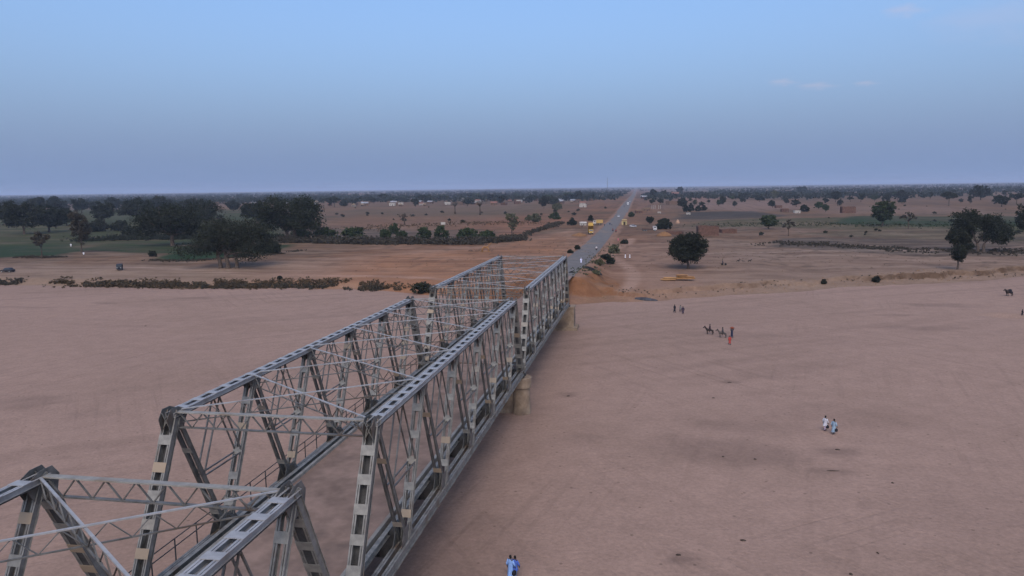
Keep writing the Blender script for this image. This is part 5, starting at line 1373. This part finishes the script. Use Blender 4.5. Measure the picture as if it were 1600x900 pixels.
def mud_wall(px0, px1, py, top, depth, label, mat=MUDRED, thick=.4):
    a, b = at(px0, py), at(px1, py); L = (b - a).length; dist = (a - Vector(CAM)).dot(_fw); H = (py - top) * dist / F_PX
    r = empty('mud_compound', (a + b) / 2, math.atan2(b.y - a.y, b.x - a.x))
    def wl(c, sx, sy):
        mb = MB(); n = 8; tops = [H * (1 + rd.uniform(-.06, .05)) for _ in range(n + 1)]
        for i in range(n):
            if sx > sy: x0, x1, y0, y1 = c[0] - sx / 2 + i * sx / n, c[0] - sx / 2 + (i + 1) * sx / n, c[1] - sy / 2, c[1] + sy / 2; za, zb, zc, zd = tops[i], tops[i + 1], tops[i + 1], tops[i]
            else: x0, x1, y0, y1 = c[0] - sx / 2, c[0] + sx / 2, c[1] - sy / 2 + i * sy / n, c[1] - sy / 2 + (i + 1) * sy / n; za, zb, zc, zd = tops[i], tops[i], tops[i + 1], tops[i + 1]
            mb.poly([(x0, y0, -.6), (x1, y0, -.6), (x1, y1, -.6), (x0, y1, -.6), (x0, y0, za), (x1, y0, zb), (x1, y1, zc), (x0, y1, zd)], [(3, 2, 1, 0), (4, 5, 6, 7), (0, 1, 5, 4), (1, 2, 6, 5), (2, 3, 7, 6), (3, 0, 4, 7)])
        mb.build('wall', mat, r)
    wl((0, 0), L, thick); wl((0, depth), L, thick * .98)
    for s in (-1, 1): wl((s * (L / 2 - thick / 2), depth / 2), thick, depth - thick - .02)
    tag(r, label, 'wall')
mud_wall(1091, 1123, 368.5, 354, 9, 'largest red-brown mud-walled compound behind the round tree')
mud_wall(1128, 1151, 364.5, 358.5, 5, 'low broken mud wall right of the largest compound')
mud_wall(1316, 1337, 333, 323, 7, 'red mud-walled enclosure alone on the right plain')
mud_wall(1040, 1066, 366, 362, 5, 'dark low mud bank right of the orange heap')
mud_wall(1046, 1062, 320, 314, 8, 'brown mud wall above the pale posts', MUD)

def mound(name, px, py, wpx, hgt, dm, mat, label, cat, seed=1, rz=0.0, flat=1.0):
    p = at(px, py); dist = (p - Vector(CAM)).dot(_fw); W = wpx * dist / F_PX; rng = random.Random(seed)
    N, K = 26, 8; rings = []; cx, cy = p.x, p.y + dm * .25; ca, sa = math.cos(rz), math.sin(rz)
    for k in range(K):
        t = k / (K - 1); rr = (1 - t ** 1.25) * .97 + .03; z = hgt * (t ** (.8 / flat)) - (.12 if k == 0 else 0)
        ring = []
        for a in (2 * math.pi * i / N for i in range(N)):
            u, v = (W / 2) * rr * math.cos(a) * (1 + rng.uniform(-.09, .09)), dm / 2 * rr * math.sin(a) * (1 + rng.uniform(-.09, .09))
            ring.append((u * ca - v * sa, u * sa + v * ca, z + (rng.uniform(-.07, .07) * hgt if k else 0)))
        rings.append(ring)
    A = np.array(rings).reshape(-1, 3)
    g = np.maximum(land_z(A[:, 0] + cx, A[:, 1] + cy), sand_z(A[:, 0] + cx, A[:, 1] + cy)); g0 = float(g.mean())
    A[:, 2] += g - g0
    rings = [[tuple(q) for q in A[k * N:(k + 1) * N]] for k in range(K)]
    o = MB().loft(rings).build(name, mat, None, (cx, cy, g0), smooth=True)
    return tag(o, label, cat)
GRAVEL = mottled('black_gravel', (.008, .008, .009), (.022, .022, .024), 3, .95, .1, bump=.8)
TARP = mottled('grey_tarpaulin', (.03, .03, .034), (.075, .076, .085), 1.2, .8, .15, bump=.6)
LATER = mottled('orange_laterite', (.17, .088, .042), (.25, .135, .065), 1.6, .95, .1, bump=.6)
mound('gravel_heap', 925, 424, 26, .8, 9.0, GRAVEL, 'black heap of gravel spilling from the road edge by the bridge', 'heap', 3, .5)
mound('gravel_heap', 893, 427, 11, .5, 2.0, GRAVEL, 'small dark heap on the road beside the bridge end', 'heap', 4)
mound('covered_heap', 1009, 469, 38, .55, 1.8, TARP, 'long low dark grey heap on the sand under the right bank', 'heap', 5, -.03, 1.2)
mound('laterite_heap', 1038, 369, 26, 2.2, 6, LATER, 'orange earth heap in front of the low bushy tree', 'heap', 6)
mound('laterite_heap', 905, 369, 26, 1.6, 7, LATER, 'orange earth heap left of the yellow tipper truck', 'heap', 7)
mound('earth_heap', 1059, 349, 7, 2.6, 3.0, mottled('pale_earth', (.32, .19, .12), (.42, .27, .18), 1.5, .95, .1), 'pale pointed earth heap in the right field', 'heap', 8)
for i, (px, py, w) in enumerate(((1161, 845, 10), (1060, 868, 9), (888, 619, 6), (1140, 598, 7), (1372, 865, 3), (227, 509.5, 4), (1302, 736, 22), (1309, 703, 9), (1115, 622, 5), (1130, 714, 4), (1180, 718, 5), (1395, 755, 4), (214, 412.5, 10), (1330, 898, 6))):
    mound('driftwood', px, py, w, .10 if w < 12 else .06, .35 if w < 12 else .25, mottled('drift_%d' % i, (.035, .025, .02), (.08, .058, .045), 5, .95, .1, bump=.8) if i == 0 else bpy.data.materials['drift_0'],
          ['dark curled debris on the sand near the bottom edge', 'flat dark patch of debris left of the curled one', 'dark debris spot right of the tan pier', 'thin dark debris below the woman in red', 'tiny dark speck low on the right sand', 'small black object on the left sand', 'long thin dark streak of debris behind the walking pair', 'short streak of debris near the walking pair', 'small debris right of the dark debris spot', 'debris crumb left of the sand stain', 'debris crumb on the middle sand stain', 'debris crumb right of the walking pair', 'low dark clump beside the left track', 'dark debris cut by the bottom edge'][i], 'debris', 20 + i, random.uniform(-.4, .4))

# timber stacked by the right bank
TIMBER = [mottled('timber_%d' % i, c, tuple(v * 1.35 for v in c), 2.5, .85, .2) for i, c in enumerate(((.24, .125, .05), (.17, .085, .037), (.29, .165, .072)))]
def timber():
    p = at(1060, 438); r = empty('timber_pile', p, .05); rg = random.Random(12)
    for lay, (x0, x1, n, z) in enumerate(((-4.4, -1.0, 6, .25), (-.6, 4.3, 6, .55), (-3.9, -.5, 5, .65), (-.2, 3.9, 5, .95), (-.6, 2.4, 5, 1.4))):
        for k in range(n):
            y = (k - n / 2) * .36 + rg.uniform(-.05, .05); a, b = x0 + rg.uniform(-.5, .4), x1 + rg.uniform(-.4, .5)
            MB().tube([(a, y, z + rg.uniform(-.04, .06)), ((a + b) / 2, y + rg.uniform(-.06, .06), z + rg.uniform(-.02, .07)), (b, y + rg.uniform(-.15, .15), z + rg.uniform(-.04, .12))], [.16, .17, .14], 8).build('log', TIMBER[rg.randrange(3)], r)
    tag(r, 'long pile of orange timber logs on the right bank flat', 'timber')
timber()
def fallen_tree():
    p = at(757, 393.5); r = empty('fallen_tree', p, 0); rg = random.Random(3)
    MB().tube([(-.9, 0, -.2), (-.8, 0, 1.2), (-.2, .2, 1.9), (1.2, .3, 1.7), (1.7, .1, .8), (1.9, 0, -.2)], [.28, .3, .36, .34, .26, .2], 9).tube([(.9, .2, 1.7), (1.8, .5, 2.7), (2.7, .6, 3.6)], [.25, .18, .08], 7).tube([(-2.0, -.6, .05), (.5, -.9, .12), (3.0, -.6, .05)], [.1, .12, .07], 6).build('trunk', TIMBER[0], r, smooth=True)
    tw = MB()
    for k in range(46):
        a = Vector((rg.uniform(-6.5, -.6) if k % 5 else rg.uniform(1.2, 3.6), rg.uniform(-1, 1.3), rg.uniform(0, .4))); d = Vector((rg.uniform(-1.2, 1.2), rg.uniform(-.7, .7), rg.uniform(.1, 1.3)))
        tw.tube([a, a + d * .6, a + d + Vector((0, 0, -.15))], [.05, .035, .015], 4)
    tw.build('branches', BARK, r)
    tag(r, 'uprooted pale stump with broken dry branches on the left bare earth', 'stump')
fallen_tree()
def billboard():
    p = at(692.5, 354.5); r = empty('signboard', p, .1)
    MB().box((0, 0, 2.3), (3.1, .12, 1.6)).build('panel', LIME, r)
    for s in (-1, 1): MB().box((s * 1.1, .12, 1.2), (.12, .12, 3.2)).build('post', DARKSTEEL, r)
    tag(r, 'blank white signboard on two posts behind the thicket', 'sign')
billboard()
def mast():
    p = at(949, 303); r = empty('radio_mast', p); H = 56.0; mb = MB()
    w0, w1 = 3.0, 1.2; n = 14
    cor = lambda z, s, t: Vector((s * (w0 + (w1 - w0) * z / H) / 2, t * (w0 + (w1 - w0) * z / H) / 2, z))
    for s in (-1, 1):
        for t in (-1, 1): mb.bar(cor(0, s, t), cor(H, s, t), .28, .28)
    for k in range(n):
        z0, z1 = k * H / n, (k + 1) * H / n
        for s in (-1, 1):
            mb.bar(cor(z0, s, -1 if k % 2 else 1), cor(z1, s, 1 if k % 2 else -1), .14, .14); mb.bar(cor(z0, -1 if k % 2 else 1, s), cor(z1, 1 if k % 2 else -1, s), .14, .14)
    mb.build('lattice', DARKSTEEL, r)
    MB().tube([(0, 0, H), (0, 0, H + 6)], [.15, .05], 5).build('aerial', DARKSTEEL, r)
    for k, z in enumerate((46, 52)): MB().tube([(1.1, -.8, z), (1.1, -1.2, z)], [.9, .9], 12).build('dish', TIN, r)
    tag(r, 'thin lattice radio mast on the horizon left of the road', 'mast')
mast()
for i, px in enumerate((1018.5, 1021, 1023.5, 1029, 1032)):
    p = at(px, 326.5); o = MB().tube([(0, 0, -.3), (0.05, 0, 2.2), (0, 0.05, 4.3)], [.24, .22, .18], 7).build('pale_post', LIME, None, p)
    tag(o, ['leftmost', 'second', 'third', 'fourth', 'rightmost'][i] + ' of the five pale posts above the low shelters', 'post', 'pale posts right of the road')
# rubble under the scarp and along the verge
def rubble():
    rg = np.random.default_rng(8); mb = MB()
    x = rg.uniform(4, 125, 420); t = rg.uniform(1, 12, 420); y = bank_y(x) + t; z = land_z(x, y)
    for i in range(420):
        s = rg.uniform(.06, .26) * (1.5 if rg.random() < .1 else 1)
        q = [(x[i] + s * dx * rg.uniform(.6, 1.2), y[i] + s * dy * rg.uniform(.6, 1.2), z[i] + s * dz * rg.uniform(.5, 1.0)) for dx, dy, dz in ((-1, -1, -.3), (1, -1, -.3), (1, 1, -.3), (-1, 1, -.3), (-.6, -.6, .7), (.6, -.6, .7), (.6, .6, .7), (-.6, .6, .7))]
        mb.poly(q, [(3, 2, 1, 0), (4, 5, 6, 7), (0, 1, 5, 4), (1, 2, 6, 5), (2, 3, 7, 6), (3, 0, 4, 7)])
    tag(mb.build('bank_rubble', mottled('clod_earth', (.15, .095, .06), (.26, .17, .11), 2, .95, .1)), 'clods and stones fallen below the right bank scarp', 'rubble', kind='stuff')
rubble()
strip('bank_scrub', [(920, 447), (1000, 458), (1100, 452), (1200, 446), (1300, 437), (1420, 436), (1600, 429)], 130, .12, .35, .25, SCRUB, 'sparse dry tufts along the lip of the right bank', 'scrub', 1.2, 6)
strip('verge_weeds', [(905, 430), (930, 412), (950, 398), (962, 382)], 260, .2, .7, .3, LEAF_P, 'grey-green weeds on the slope of the road bank', 'weeds', 2.0, 6)
strip('bank_weeds', [(990, 420), (1100, 400), (1250, 400), (1450, 412)], 150, .10, .25, .22, DRYGRASS, 'scattered dry weeds on the right bank flat', 'weeds', 14, 5)
strip('bank_weeds', [(560, 420), (700, 410), (830, 400), (880, 380)], 150, .10, .25, .22, DRYGRASS, 'scattered dry weeds on the left bare earth', 'weeds', 12, 5)

# ------------------------------------------------------------------ the air
def make_haze():
    m = bpy.data.materials.new('dusty_air')
    m.use_nodes = True
    N, L = m.node_tree.nodes, m.node_tree.links
    N.clear()
    out = N.new('ShaderNodeOutputMaterial'); v = N.new('ShaderNodeVolumePrincipled')
    v.inputs['Color'].default_value = (0.58, 0.70, 0.90, 1)
    v.inputs['Density'].default_value = 0.9e-4
    v.inputs['Anisotropy'].default_value = 0.0
    L.new(v.outputs['Volume'], out.inputs['Volume'])
    o = MB().box((0, 18000, 45), (84000, 48000, 100)).build('haze', m)
    tag(o, 'thin blue-grey dusty air over the plain', kind='stuff')
make_haze()
